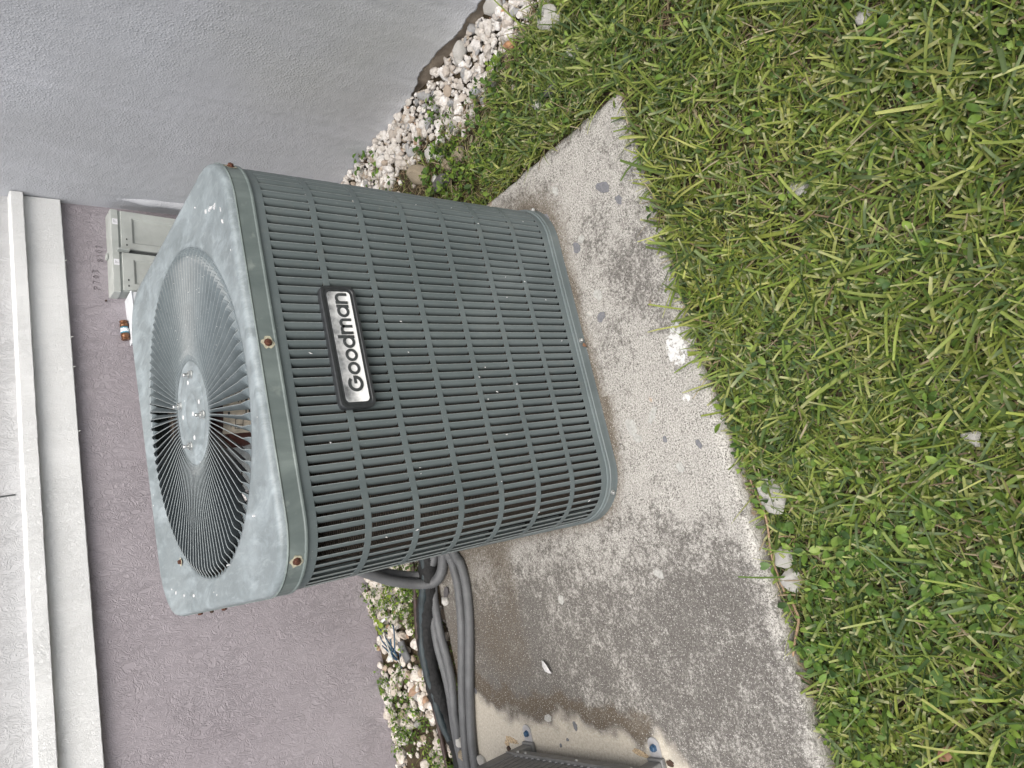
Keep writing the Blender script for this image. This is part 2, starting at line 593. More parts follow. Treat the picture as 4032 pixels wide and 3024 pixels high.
# wobble of the outline
jx = (vnoise(X * 0 + 3, Y, 25, 6) - .5) * .010
jy = (vnoise(X, Y * 0 + 5, 18, 8) - .5) * .012
Xo = X + np.where(edge == SX1 - X, jx, 0) * (edge < .002)
Yo = Y + np.where(edge == Y - SY0, jy, 0) * (edge < .002)
dx, dy = Xo - SX1, Yo - SY0
WXs = SX1 + dx * math.cos(YAW) - dy * math.sin(YAW)
WYs = SY0 + dx * math.sin(YAW) + dy * math.cos(YAW)
top = np.stack([WXs, WYs, Zt], -1).reshape(-1, 3)
ii, jj = np.meshgrid(np.arange(nx - 1), np.arange(ny - 1), indexing='ij')
q = np.stack([ii * ny + jj, (ii + 1) * ny + jj, (ii + 1) * ny + jj + 1, ii * ny + jj + 1], -1).reshape(-1, 4)
idx = np.arange(nx * ny).reshape(nx, ny)
loop = np.concatenate([idx[:, 0], idx[-1, 1:], idx[-2::-1, -1], idx[0, -2:0:-1]])
vall, qall = [top], [q]
prev = loop
base = len(top)
for lv, (dz, out) in enumerate(((-.028, .004), (-.055, .003), (-.15, 0.))):
    ring = top[loop].copy()
    cen = np.array([(SX0 + SX1) / 2, (SY0 + SY1) / 2])
    ring[:, 2] = dz
    ring[:, :2] += (vnoise(ring[:, 0], ring[:, 1], 50, 13 + lv)[:, None] - .45) * .010 * np.sign(ring[:, :2] - cen) * (lv < 2)
    cur = base + np.arange(len(loop))
    vall.append(ring)
    qall.append(np.stack([prev, cur, np.roll(cur, -1), np.roll(prev, -1)], -1))
    prev = cur
    base += len(loop)
V = np.concatenate(vall)
Q = np.concatenate(qall)
px, py, pz = V[:, 0], V[:, 1], V[:, 2]
n1 = vnoise(px, py, 6, 21, 4)
n2 = vnoise(px, py, 16, 22, 4)
n3 = vnoise(px, py, 45, 23, 3)
# distance from the cabinet's foot
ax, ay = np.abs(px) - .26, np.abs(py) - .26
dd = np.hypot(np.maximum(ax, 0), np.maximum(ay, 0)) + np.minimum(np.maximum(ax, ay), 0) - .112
bio = .62 * sm(-.32, -.60, px) + .26 * sm(-.05, .06, px) * sm(-.42, -.50, py) * sm(.40, .15, px) + .22 * sm(.25, .46, px) * sm(-.45, -.1, py)
bio += .17 + (n1 - .5) * .55 + (n2 - .5) * .60
bio += .30 * sm(-.40, -.55, px) * sm(-.15, .1, py)
bio -= .45 * sm(-.625, -.660, -(-py - .0)) * 0
frontedge = np.exp(-((py - SY0 - .0117 * (px - SX1)) / .030) ** 2)
bio -= .38 * frontedge
bio -= .22 * np.exp(-(((px + .26) / .16) ** 2 + ((py + .5) / .12) ** 2))
bio -= .20 * np.exp(-(((px - .33) / .12) ** 2 + ((py + .50) / .12) ** 2))
sq = (px > -.80) & (px < -.69) & (py > -.31) & (py < .02)       # pale square left by something that stood here
bio -= np.where(sq, .10 * sm(-.20, -.31, py), 0)
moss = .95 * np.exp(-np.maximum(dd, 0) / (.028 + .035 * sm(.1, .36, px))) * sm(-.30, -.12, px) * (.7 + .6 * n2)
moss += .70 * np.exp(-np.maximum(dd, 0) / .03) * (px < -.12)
moss += .75 * sm(.0, .10, py) * sm(-.33, -.42, px) * sm(-.78, -.66, px) * (n1 + .35)
bnd = np.interp(py, [-.45, -.356, -.302, -.239, -.179, -.05, .125, .25, .326, .43], [-1.2, -.87, -.822, -.828, -.818, -.800, -.801, -.799, -.745, -.70])
bnd = bnd + (n2 - .5) * .05 + (n3 - .5) * .04
clean = sm(.016, -.026, px - bnd)
moss += .95 * np.exp(-((px - bnd - .028) / .030) ** 2) * sm(-.34, -.25, py)
moss *= 1 - clean
side = sm(-.008, -.02, pz)
moss = moss * (1 - side) + side * .30
bio = bio * (1 - side) + side * (.25 + .7 * (n2 - .5))
clean = clean * (1 - side) + side * .25
paint = 1.15 * np.exp(-(((px + .088) / .034) ** 2 + ((py + .596) / .026) ** 2) ** 2) + .9 * np.exp(-(((px + .050) / .017) ** 2 + ((py + .606) / .012) ** 2) ** 2)
paint += 1.0 * np.exp(-(((px + .183) / .011) ** 2 + ((py + .587) / .010) ** 2) ** 2)
paint += .45 * np.exp(-(((px + .79) / .03) ** 2 + ((py + .36) / .03) ** 2))
paint += .35 * frontedge * (n2 > .5)
paint *= (1 - side)
lich = .42 * sm(.40, .455, px) * sm(.42, .6, n2) + .85 * np.exp(-(((px - .38) / .05) ** 2 + ((py + .2) / .05) ** 2)) * (n3 > .55) + .5 * side * (n2 > .5)
lich += .6 * np.exp(-(((px + .16) / .02) ** 2 + ((py + .505) / .015) ** 2)) + .5 * np.exp(-(((px - .02) / .03) ** 2 + ((py + .565) / .02) ** 2)) * (n3 > .45)
slab = link('concrete_slab', npmesh('concrete_slab', V, Q, M['slab'], attrs=dict(
    biofilm=bio, moss=moss, clean=clean, paint=paint, lichen=lich)))
tag(slab, 'weathered concrete slab with dark mottling under the air conditioner', kind='structure')

def blob(cx, cy, rx, ry, rot, z, hgt, seed, n=14):
    r = random.Random(seed)
    ring = []
    for j in range(n):
        t = 2 * math.pi * j / n
        w = 1 + r.uniform(-.22, .22)
        x, y = rx * w * math.cos(t), ry * w * math.sin(t)
        ring.append((x * math.cos(rot) - y * math.sin(rot), x * math.sin(rot) + y * math.cos(rot)))
    vs = [(cx + x, cy + y, z - .004) for x, y in ring] + [(cx + x * .93, cy + y * .93, z + hgt) for x, y in ring] + [(cx, cy, z + hgt * 1.15)]
    fs = [(j, (j + 1) % n, n + (j + 1) % n, n + j) for j in range(n)] + [(n + j, n + (j + 1) % n, 2 * n) for j in range(n)]
    return vs, fs
for i, (x, y, a, b, rot, mt) in enumerate([
        (.296, -.530, .020, .012, .9, 'agg_dark'), (.251, -.561, .012, .008, .3, 'agg_dark'), (.211, -.418, .013, .011, .2, 'agg_dark'),
        (.222, -.436, .009, .010, 0, 'agg_light'), (.091, -.441, .015, .012, .5, 'agg_light'), (.042, -.435, .010, .012, .8, 'agg_dark'),
        (-.203, -.437, .019, .014, .2, 'agg_light'), (-.228, -.446, .013, .010, .9, 'agg_light'), (-.193, -.499, .020, .008, 2.4, 'agg_light'),
        (-.274, -.587, .010, .006, .4, 'agg_dark'), (-.307, -.531, .012, .008, .6, 'agg_light'), (-.247, -.513, .007, .005, 0, 'agg_dark'),
        (-.812, -.047, .011, .007, 0, 'agg_dark'), (-.800, .045, .010, .014, .4, 'agg_light'), (-.744, .331, .008, .006, 0, 'agg_dark'),
        (.318, -.353, .010, .007, .3, 'agg_dark'), (-.53, -.10, .012, .010, 0, 'agg_light'), (-.50, -.41, .014, .008, 1, 'agg_light'),
        (-.86, .02, .005, .004, 0, 'agg_dark'), (-.845, -.01, .004, .005, 0, 'agg_dark'), (.36, -.40, .011, .008, .2, 'agg_light')]):
    mb = MB(); mb.add(*blob(x, y, a, b, rot, .0005, .0012, i))
    mb.obj('aggregate_stone', M[mt], slab)
for i, (x, y, a, b) in enumerate([(-.862, .212, .008, .026), (-.855, -.234, .007, .022), (-.872, .235, .008, .01)]):
    mb = MB(); mb.add(*blob(x, y, a, b, -.2, .0006, .0006, 60 + i, 18))
    mb.obj('rust_stain', M['orange_rust'], slab)
mb = MB(); mb.add(*blob(-.884, .232, .007, .008, 0, .001, .002, 77)); mb.obj('rust_hole', M['rustdark'], slab)
mb = MB(); mb.add(*blob(-.868, -.312, .007, .009, 0, .001, .002, 78)); mb.obj('rust_hole', M['rustdark'], slab)

# ---- right wall: smooth stucco with a torn bottom edge over a recessed foundation
yb = np.array([-4., -.40, -.295, -.22, -.138, -.072, .013, .06, .101, .179, .264, .35, .40, .468, .6, 1.2])
zb = np.array([-.02, -.022, -.021, -.027, -.018, -.014, -.019, -.036, -.046, -.049, -.066, -.09, -.085, -.076, -.068, -.068])
yy = np.concatenate([[-4, -3, -2, -1.2], np.arange(-.8, .985, .006), [.985]])
zbot = np.interp(yy, yb, zb) + (vnoise(yy, yy * 0, 45, 31) - .5) * .020
frac = np.array([0, .004, .014, .035, .07, .13, .22, .4, .7, 1.2, 2.7])
Yg, Fg = np.meshgrid(yy, frac, indexing='ij')
Zg = zbot[:, None] + Fg
Xg = WX - .010 * np.exp(-Fg / .03) * (vnoise(Yg, Zg, 16, 33) + .2) + (vnoise(Yg, Zg, 30, 35) - .5) * .004
na, nb = Yg.shape
ii, jj = np.meshgrid(np.arange(na - 1), np.arange(nb - 1), indexing='ij')
q1 = np.stack([ii * nb + jj, ii * nb + jj + 1, (ii + 1) * nb + jj + 1, (ii + 1) * nb + jj], -1).reshape(-1, 4)
front = np.stack([Xg, Yg, Zg], -1).reshape(-1, 3)
low = front.reshape(na, nb, 3)[:, 0].copy(); low[:, 0] = WX + .02; low[:, 2] += .004
a = np.arange(na) * nb; b = len(front) + np.arange(na)
q2 = np.stack([a[:-1], a[1:], b[1:], b[:-1]], -1)
rw = tag(link('right_wall', npmesh('right_wall', np.concatenate([front, low]), np.concatenate([q1, q2]), M['stucco_smooth'])),
         'smooth light grey stucco wall with torn bottom edge above white gravel', 'wall')
mb = MB()
fy = np.concatenate([[-4], np.arange(-.8, 1.0, .03)])
fx = [WX + .006 + (float(vnoise(v, 0., 14, 41)) - .5) * .012 for v in fy]
vs = []
for v, xx in zip(fy, fx):
    vs += [(xx + .004, v, -.5), (xx - .004, v, GZ - .005), (xx + .004, v, .02)]
mb.add(vs, [(3 * i + j, 3 * i + j + 1, 3 * i + j + 4, 3 * i + j + 3) for i in range(len(fy) - 1) for j in range(2)], True)
mb.obj('foundation', M['foundation'], rw)
mb = MB()
pts = [(WX + .012, .908, z) for z in np.linspace(-.10, .60, 30)] + [(WX + .012, .905, .62), (WX + .02, .905, .635)]
mb.tube(pts, lambda i: .024 * (1 if i < 26 else max(.1, (33 - i) / 8)) + .001 * math.sin(i * 1.3), 14)
mb.obj('stucco_lump', M['stucco_smooth'], rw)

# ---- back wall with a stepped white ledge, all running a touch out of level
bw = thing('back_wall', 'mauve trowelled stucco wall with stepped white ledge behind the air conditioner', 'wall', (0, WY, 0))
XL, XR = -4.0, WX + .02
mb = MB()
gxs = np.linspace(XL, XR, 60)
mb.add([(x, 0 + .0, -.5) for x in gxs] + [(x, 0, .86 - .0295 * (x - .93)) for x in gxs],
       [(i, i + 1, 61 + i, 60 + i) for i in range(59)])
mb.obj('wall_face', M['stucco_mauve'], bw)
mb = MB()
mb.add([(x, -.006, .872 - .0295 * (x - .93)) for x in gxs] + [(x, -.006, 2.7) for x in gxs], [(i, i + 1, 61 + i, 60 + i) for i in range(59)])
mb.add([(XL, -.006, 2.7), (XR, -.006, 2.7), (XR, .4, 2.7), (XL, .4, 2.7)], [(0, 1, 2, 3)])
mb.obj('upper_wall_face', M['stucco_upper'], bw)
def ledge(name, mat, prof, seed, jag):
    """prof(x) -> list of (y, z); swept along x with a slightly rough edge"""
    mb = MB()
    xs = np.concatenate([np.linspace(XL, -1., 12)[:-1], np.arange(-1., WX - .004, .012), [WX - .004]])
    r = random.Random(seed)
    rows = []
    for x in xs:
        p = prof(x)
        rows.append([(x, y + r.uniform(-1, 1) * jag, z + r.uniform(-1, 1) * jag) for y, z in p])
    n = len(rows[0])
    mb.add([q for row in rows for q in row], [(i * n + j, (i + 1) * n + j, (i + 1) * n + j + 1, i * n + j + 1) for i in range(len(rows) - 1) for j in range(n - 1)])
    mb.add(rows[-1], [tuple(range(n))])
    return mb.obj(name, mat, bw)
L0 = lambda x: -.0300 * (x - .90)
def up(x):
    zt = .8865 + L0(x); zb_ = .8545 - .0235 * (x - .90)
    return [(-.004, zt + .005), (-.046, zt + .003), (-.050, zt - .001), (-.050, zb_ + .002), (-.048, zb_), (-.002, zb_ - .001)]
def lo(x):
    zt = .846 - .0235 * (x - .90) + .008; zb_ = .7545 - .0205 * (x - .93)
    return [(-.001, zt), (-.025, zt), (-.027, zt - .003), (-.027, zb_ + .002), (-.025, zb_), (-.0005, zb_ - .001)]
ledge('upper_ledge', M['stucco_white'], up, 3, .0006)
ledge('lower_ledge', M['stucco_white'], lo, 4, .0005)
mb = MB()
mb.tube([(.047, -.0068, .93), (.046, -.007, .965), (.045, -.0072, 1.02), (.046, -.007, 1.3)], .0022, 6)
mb.obj('wall_crack', M['boxdark'], bw)
r = random.Random(5)
for i in range(5):
    x = r.uniform(-.85, .85)
    zb_ = .7545 - .0205 * (x - .93)
    mb = MB(); mb.tube([(x, -.024, zb_ + .002), (x + .001, -.027, zb_ - r.uniform(.003, .006))], lambda i: .0016 - .0008 * i, 6)
    mb.obj('paint_drip', M['stucco_white'], bw)
# faint pencilled characters on the stucco
def strokes(segs, ox, oz, s, par):
    mb = MB()
    for sg in segs:
        mb.tube([(ox + x * s, -.0009, oz + z * s - .0245 * (ox - .75)) for x, z in sg], .0011, 4)
    mb.obj('pencil_mark', M['pencil'], par)
P_ = [[(0, 0), (0, 1), (.5, .9), (.5, .55), (0, .5)]]
S7 = [[(0, 1), (.5, 1), (.15, 0)]]
S0 = [[(.25, 1), (0, .5), (.25, 0), (.5, .5), (.25, 1)]]
S3 = [[(0, 1), (.5, .85), (.15, .55), (.5, .25), (0, 0)]]
S8 = [[(.25, .5), (0, .8), (.25, 1), (.5, .8), (.25, .5), (0, .2), (.25, 0), (.5, .2), (.25, .5)]]
S1 = [[(.2, .8), (.3, 1), (.3, 0)]]
for i, g in enumerate((P_, S7, S0, S3)):
    strokes(g, .672 + i * .019, .665, .018, bw)
for i, g in enumerate((S8, S1, S0, S7)):
    strokes(g, .768 + i * .016, .650, .017, bw)
mb = MB(); mb.lathe([(.003, 0), (.003, .004)], 8, mat=Matrix.Translation((.632, -.003, .655)) @ Matrix.Rotation(math.radians(90), 4, 'X')); mb.obj('wall_screw', M['rustdark'], bw)

# ================================================================== THE AIR CONDITIONER
HB, RB = .3660, .108         # half width and corner radius of the louvred shell
NCOL = 174
def perim(s, h=HB, r=RB):
    """arc length from the middle of the front face, anticlockwise -> point, tangent, outward normal"""
    st = 2 * (h - r); arc = math.pi * r / 2; per = 4 * (st + arc)
    s = (s + st / 2) % per
    for kq in range(4):
        if s < st + arc + 1e-9:
            break
        s -= st + arc
    if s <= st:
        p, tn = Vector((-st / 2 + s, -h, 0)), Vector((1, 0, 0))
    else:
        t = (s - st) / r
        p = Vector((st / 2 + r * math.sin(t), -h + r - r * math.cos(t), 0)); tn = Vector((math.cos(t), math.sin(t), 0))
    R = Matrix.Rotation(kq * math.pi / 2, 3, 'Z')
    p, tn = R @ p, R @ tn
    return p, tn, Vector((tn.y, -tn.x, 0))
def perlen(h=HB, r=RB):
    return 4 * (2 * (h - r) + math.pi * r / 2)
ac = thing('air_conditioner', 'weathered grey-green outdoor air conditioner with round fan guard standing on concrete slab', 'air conditioner', (0, 0, 0))
PER = perlen()
PITCH = PER / NCOL
RIM = .25 * PITCH
ZROW = [(.670 - .0912 * i, .670 - .0912 * i - .0798) for i in range(7)]
def ringstrip(mb, prof, h=HB, r=RB, n=160, smooth=True):
    """sweep (outward offset, z) profile round the rounded square"""
    per = perlen(h, r)
    st = 2 * (h - r); arc = math.pi * r / 2
    ss = []
    for kq in range(4):
        b0 = kq * (st + arc) - st / 2
        ss += [b0 + st * i / 6 for i in range(6)] + [b0 + st + arc * i / 12 for i in range(12)]
    vs = []
    for s_ in ss:
        p, t, nn = perim(s_, h, r)
        for o, z in prof:
            vs.append(p + nn * o + Vector((0, 0, z)))
    k_ = len(prof); m_ = len(ss)
    fs = [(i * k_ + j, ((i + 1) % m_) * k_ + j, ((i + 1) % m_) * k_ + j + 1, i * k_ + j + 1) for i in range(m_) for j in range(k_ - 1)]
    return mb.add(vs, fs, smooth)
# shell: plain bands between the rows, and the upright rims between the slots
mb = MB()
worn = []
T = .0013
bands = [(.688, ZROW[0][0])] + [(ZROW[i][1], ZROW[i + 1][0]) for i in range(6)] + [(ZROW[6][1], .027)]
for zt, zb_ in bands:
    ringstrip(mb, [(-T, zt), (0, zt - .0001), (0, zb_ + .0001), (-T, zb_), (-T, zt)], smooth=False)
for c_ in range(NCOL):
    p, t, nn = perim((c_ + .5) * PITCH)
    for zt, zb_ in ZROW:
        # slot's left end in this frame: t points anticlockwise = to the viewer's right on the front
        a0, a1 = p + t * (PITCH / 2 - RIM), p + t * (PITCH / 2)
        am = a1 - t * .0008
        vs = [a0, am, a1, a1 - nn * T, a0 - nn * T]
        vv = [q + Vector((0, 0, z)) for z in (zb_, zt) for q in vs]
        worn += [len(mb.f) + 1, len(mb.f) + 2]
        mb.add(vv, [(0, 1, 6, 5), (1, 2, 7, 6), (2, 3, 8, 7), (3, 4, 9, 8), (4, 0, 5, 9)])
shell = mb.obj('louvered_shell', M['paint'], ac)
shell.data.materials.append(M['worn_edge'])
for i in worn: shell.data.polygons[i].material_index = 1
# one scooped louver; local x = along the surface, y = outward, z = up, origin mid-slot
LH = .0798
def louver_mesh():
    mb = MB()
    D = .0115
    us = [0, .14, .28, .42, .56, .70, .85, 1.]
    x1 = PITCH / 2 - RIM; x0 = -PITCH / 2 + .0050
    zs = [(0, 1), (LH, 1)]
    vs = []
    for z, e in zs:
        for u in us:
            d = D * (1 - math.cos(u * math.pi * .5))
            vs.append((x1 + (x0 - x1) * math.sin(u * math.pi * .5), -d - .0003, z - LH / 2))
    n = len(us)
    mb.add(vs, [(i * n + j, i * n + j + 1, (i + 1) * n + j + 1, (i + 1) * n + j) for i in range(len(zs) - 1) for j in range(n - 1)], True)
    return mb
lm = louver_mesh()
lme = lm.mesh('louver', M['paint'])
near = sorted(range(NCOL), key=lambda c_: abs(((c_ + .5) - (-2) + NCOL / 2) % NCOL - NCOL / 2))[:42]
rest = MB()
for c_ in range(NCOL):
    p, t, nn = perim((c_ + .5) * PITCH)
    for zt, zb_ in ZROW:
        mw = Matrix((t, nn, Vector((0, 0, 1)))).transposed().to_4x4()
        mw.translation = p + Vector((0, 0, (zt + zb_) / 2))
        if c_ in near:
            o = bpy.data.objects.new('louver', lme)
            COL.objects.link(o)
            o.parent = ac
            o.matrix_local = mw
        else:
            rest.add([mw @ Vector(v) for v in lm.v], lm.f, True)
tag(rest.obj('louvers_beyond', M['paint'], ac), kind='stuff')
# base pan with its groove, and the lip it stands on
mb = MB()
ringstrip(mb, [(.0005, .0285), (.0035, .0275), (.0042, .0235), (.0028, .0225), (.0028, .021), (.005, .0195), (.0055, .006), (.0065, .001), (.004, 0.0005), (-.02, .0005)], smooth=False)
mb.obj('base_pan', M['paint'], ac)
mb = MB()
ringstrip(mb, [(-.004, .030), (-.06, .030)])
mb.obj('base_floor', M['dark'], ac)
# coil standing just inside the shell
mb = MB()
ringstrip(mb, [(0, .03), (0, .68), (-.04, .68), (-.04, .03)], .338, .085, smooth=True)
mb.obj('coil', M['coil'], ac)

# lid: top sheet with a round opening, rolled edge and a skirt
RO, RH = .314, .101
NL = 144
HL, RL = .3688, .111
mb = MB()
def lidpt(j):
    th = 2 * math.pi * j / NL
    d = Vector((math.cos(th), math.sin(th)))
    # ray against a rounded square
    lo_, hi_ = .2, .6
    for _ in range(30):
        m_ = (lo_ + hi_) / 2
        ax_, ay_ = abs(d.x) * m_ - (HL - RL), abs(d.y) * m_ - (HL - RL)
        sd = math.hypot(max(ax_, 0), max(ay_, 0)) + min(max(ax_, ay_), 0) - RL
        if sd > 0: hi_ = m_
        else: lo_ = m_
    return d, lo_
rows = []
for j in range(NL):
    d, ro = lidpt(j)
    row = [(d * RO, .7165), (d * RO, .7215), (d * (RO + .006), .7225)]
    for w in (.35, .7):
        rr = (RO + .006) * (1 - w) + (ro - .022) * w
        row.append((d * rr, .7225 + .0045 * w))
    row += [(d * (ro - .016), .7290), (d * (ro - .009), .7295), (d * (ro - .004), .7280), (d * (ro - .001), .7235), (d * (ro - .0002), .7190)]
    rows.append([(v.x, v.y, z) for v, z in row])
n = len(rows[0])
mb.add([q for r_w in rows for q in r_w], [(i * n + j, ((i + 1) % NL) * n + j, ((i + 1) % NL) * n + j + 1, i * n + j + 1) for i in range(NL) for j in range(n - 1)], True)
lid = mb.obj('lid', M['lid'], ac)
mb = MB()
ringstrip(mb, [(-.0004, .7192), (.0016, .7175), (.0002, .7150), (.0002, .692), (.0014, .690), (.0014, .6875), (-.003, .6872)], HL, RL, smooth=False)
mb.obj('lid_skirt', M['skirt'], lid)
# hub plate with pressed grooves
mb = MB()
prof = [(.0005, .7225), (.036, .7225), (.0385, .7210), (.041, .7225), (.078, .7222), (.081, .7206), (.084, .7218), (.098, .7212), (RH, .7205), (RH, .7180)]
mb.lathe(prof[::-1], 72, True)
hub = mb.obj('fan_hub_plate', M['lid'], ac)
for x, y in ((.068, -.031), (.032, .064), (-.022, -.071), (-.058, .029)):
    mb = MB(); mb.lathe([(.0036, 0), (.0036, .014), (.0028, .0155)], 12, True)
    o = mb.obj('stud', M['steel'], hub); o.location = (x, y, .722); o.rotation_euler = (random.uniform(-.08, .08), random.uniform(-.08, .08), 0)
    mb = MB(); mb.lathe([(.0085, 0), (.0088, .0015), (.0072, .002), (.0070, .0065)], 6)
    o = mb.obj('stud_nut', M['steel'], hub); o.location = (x, y, .7218)
for x, y in ((.060, -.004), (.007, -.055), (.007, .057), (-.048, .001), (-.004, -.010)):
    mb = MB(); mb.lathe([(.0045, 0), (.0042, .0012), (.0018, .0014), (.0016, .0005)], 10)
    o = mb.obj('rivet', M['chip'], hub); o.location = (x, y, .7218)
# twisted guard vanes, cut from the same sheet
NV = 100
def vane_mesh():
    mb = MB()
    rs = [RH - .001, RH + .004, RH + .012] + [.125 + .0165 * i for i in range(11)] + [.296, .301, .306, .311, RO + .001]
    tw = [.10, .35, .8] + [1] * 11 + [.90, .68, .40, .15, .02]
    th_ = .0007
    vs = []
    for r_r, t_ in zip(rs, tw):
        w = 2 * math.pi * r_r / NV * .49
        a_ = math.radians(60) * t_
        ct, st_ = math.cos(a_), math.sin(a_)
        for sx in (-w, w - .0007, w):
            for o_ in (th_, -th_):
                vs.append((r_r, ct * sx - st_ * o_, .7205 + st_ * sx + ct * o_))
    fs = []
    for i in range(len(rs) - 1):
        a_, b_ = i * 6, (i + 1) * 6
        fs += [(a_, b_, b_ + 2, a_ + 2), (a_ + 1, a_ + 3, b_ + 3, b_ + 1), (a_ + 3, a_ + 5, b_ + 5, b_ + 3),
               (a_ + 2, b_ + 2, b_ + 4, a_ + 4), (a_, a_ + 1, b_ + 1, b_), (a_ + 4, b_ + 4, b_ + 5, a_ + 5)]
    mb.add(vs, fs, False)
    me = mb.mesh('guard_vane', M['guard'])
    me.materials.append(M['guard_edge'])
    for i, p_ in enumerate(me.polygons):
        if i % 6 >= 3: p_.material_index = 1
    return me
vme = vane_mesh()
for i in range(NV):
    o = link('guard_vane', vme, ac)
    o.rotation_euler = (0, 0, 2 * math.pi * (i + .3) / NV)
# motor and fan under the guard
mb = MB(); mb.lathe([(.02, .45), (.070, .455), (.074, .47), (.074, .685), (.066, .700), (.03, .705)], 40, True)
mot = mb.obj('fan_motor', M['motor'], ac)
mb = MB()
a0, a1 = math.radians(-140), math.radians(-62)
na = 16
vs = [(.0752 * math.cos(a0 + (a1 - a0) * i / na), .0752 * math.sin(a0 + (a1 - a0) * i / na), z) for i in range(na + 1) for z in (.632, .687)]
mb.add(vs, [(2 * i, 2 * i + 2, 2 * i + 3, 2 * i + 1) for i in range(na)], True)
lab = mb.obj('motor_label', M['paper'], mot)
mb = MB()
r = random.Random(9)
def onlab(f0, f1, z0, z1):
    A0, A1 = a0 + (a1 - a0) * f0, a0 + (a1 - a0) * f1
    R_ = .0758
    mb.add([(R_ * math.cos(a), R_ * math.sin(a), z) for a in (A0, (A0 + A1) / 2, A1) for z in (z0, z1)], [(0, 2, 3, 1), (2, 4, 5, 3)])
for f0, f1, z0, z1 in [(.10, .30, .650, .6512), (.10, .112, .640, .665), (.29, .302, .640, .665), (.10, .30, .664, .6652), (.18, .192, .650, .672), (.14, .22, .672, .6732),
                       (.36, .46, .637, .640), (.36, .50, .644, .646), (.37, .44, .675, .679), (.85, .88, .636, .668), (.91, .93, .636, .668), (.95, .965, .636, .668), (.60, .72, .640, .6445), (.60, .7, .650, .652), (.60, .74, .657, .6585), (.61, .70, .668, .672), (.5, .512, .64, .68)]:
    onlab(f0, f1, z0, z1)
mb.obj('label_print', M['ink'], lab)
for kq in range(3):
    mb = MB()
    vs = []
    for i in range(7):
        rr = .06 + .22 * i / 6
        for j in range(5):
            a_ = math.radians(-34 + 17 * j) * (.7 + .3 * i / 6) + 2 * math.pi * kq / 3 + 3.5
            vs.append((rr * math.cos(a_), rr * math.sin(a_), .60 - .018 * (j - 2) + .01 * i / 6))
    mb.add(vs, [(i * 5 + j, (i + 1) * 5 + j, (i + 1) * 5 + j + 1, i * 5 + j + 1) for i in range(6) for j in range(4)], True)
    mb.obj('fan_blade', M['fanblade'], ac)
# screws
def screw(loc, nrm, mat, rad=.0065, par=ac, halo=True):
    q_ = Vector(nrm).to_track_quat('Z', 'Y').to_matrix().to_4x4()
    q_.translation = Vector(loc)
    mb = MB()
    mb.lathe([(rad, 0), (rad, .0012), (rad * .78, .0018), (rad * .74, .005), (rad * .55, .0058)], 8)
    mb.box(-rad * .5, rad * .5, -.0006, .0006, .0055, .0064)
    o = mb.obj('screw', M[mat], par); o.matrix_local = q_
    if halo:
        mb = MB()
        mb.add([(rad * (1.55 + .3 * math.sin(j * 2.1 + loc[0] * 40)) * math.cos(2 * math.pi * j / 16), rad * (1.55 + .3 * math.cos(j * 1.7)) * math.sin(2 * math.pi * j / 16), .0005) for j in range(16)], [tuple(range(16))])
        h_ = mb.obj('rust_ring', M['halo'], par); h_.matrix_local = q_
screw((.011, -.3690, .7025), (0, -1, 0), 'rust')
pl, tl, nl = perim(-.3295, HL, RL); screw((pl.x, pl.y, .7035), nl, 'rust')
pl, tl, nl = perim(.345, HL, RL); screw((pl.x, pl.y, .7045), nl, 'rust')
screw((-.3690, .03, .703), (-1, 0, 0), 'rust'); screw((-.3690, .11, .703), (-1, 0, 0), 'rustdark', .005); screw((-.3690, .19, .703), (-1, 0, 0), 'rust')
screw((-.262, .196, .7255), (0, 0, 1), 'rust', .0055)
screw((.3690, 0, .703), (1, 0, 0), 'rust'); screw((0, .3690, .703), (0, 1, 0), 'rust')
for s_ in (.011, -.322, .355):
    pl, tl, nl = perim(s_, HB, RB); screw((pl.x + nl.x * .005, pl.y + nl.y * .005, .0125), nl, 'steel', .0055, ac, False)
# stray white flakes and seeds stuck on the metal
r = random.Random(12)
for i in range(26):
    s_ = r.uniform(-.34, .36); z = r.uniform(.05, .66)
    pl, tl, nl = perim(s_)
    q_ = nl.to_track_quat('Z', 'Y').to_matrix().to_4x4(); q_.translation = pl + nl * .0006 + Vector((0, 0, z))
    mb = MB(); w, h_ = r.uniform(.0008, .0016), r.uniform(.0015, .0042)
    mb.add([(w, 0, 0), (0, h_, .0004), (-w, 0, 0), (0, -h_, .0004), (0, 0, .0012)], [(0, 1, 4), (1, 2, 4), (2, 3, 4), (3, 0, 4)])
    o = mb.obj('white_fleck', M['chip'], ac); o.matrix_local = q_ @ Matrix.Rotation(r.uniform(-.7, .7), 4, 'Z')
for i, (x, y, sx, sy_) in enumerate([(.286, -.282, .0012, .008), (.289, -.270, .0011, .006), (.281, -.296, .0014, .006), (.296, -.250, .0010, .004), (.262, -.322, .0011, .004), (.240, -.322, .0022, .005), (-.32, .26, .004, .003), (-.31, .29, .002, .003),
                                     (-.335, .13, .003, .004), (-.10, -.345, .0014, .003), (.10, -.346, .0014, .002), (.18, -.340, .0012, .002), (-.30, -.10, .002, .0015), (-.24, -.26, .002, .0015), (-.345, -.02, .003, .002), (-.33, .20, .003, .002), (.33, -.20, .0015, .002), (.30, -.32, .001, .002)]):
    mb = MB(); mb.add(*blob(x, y, sx, sy_, .4 * i, .7262, .0011, 300 + i, 9)); mb.obj('white_fleck', M['chip'], lid)
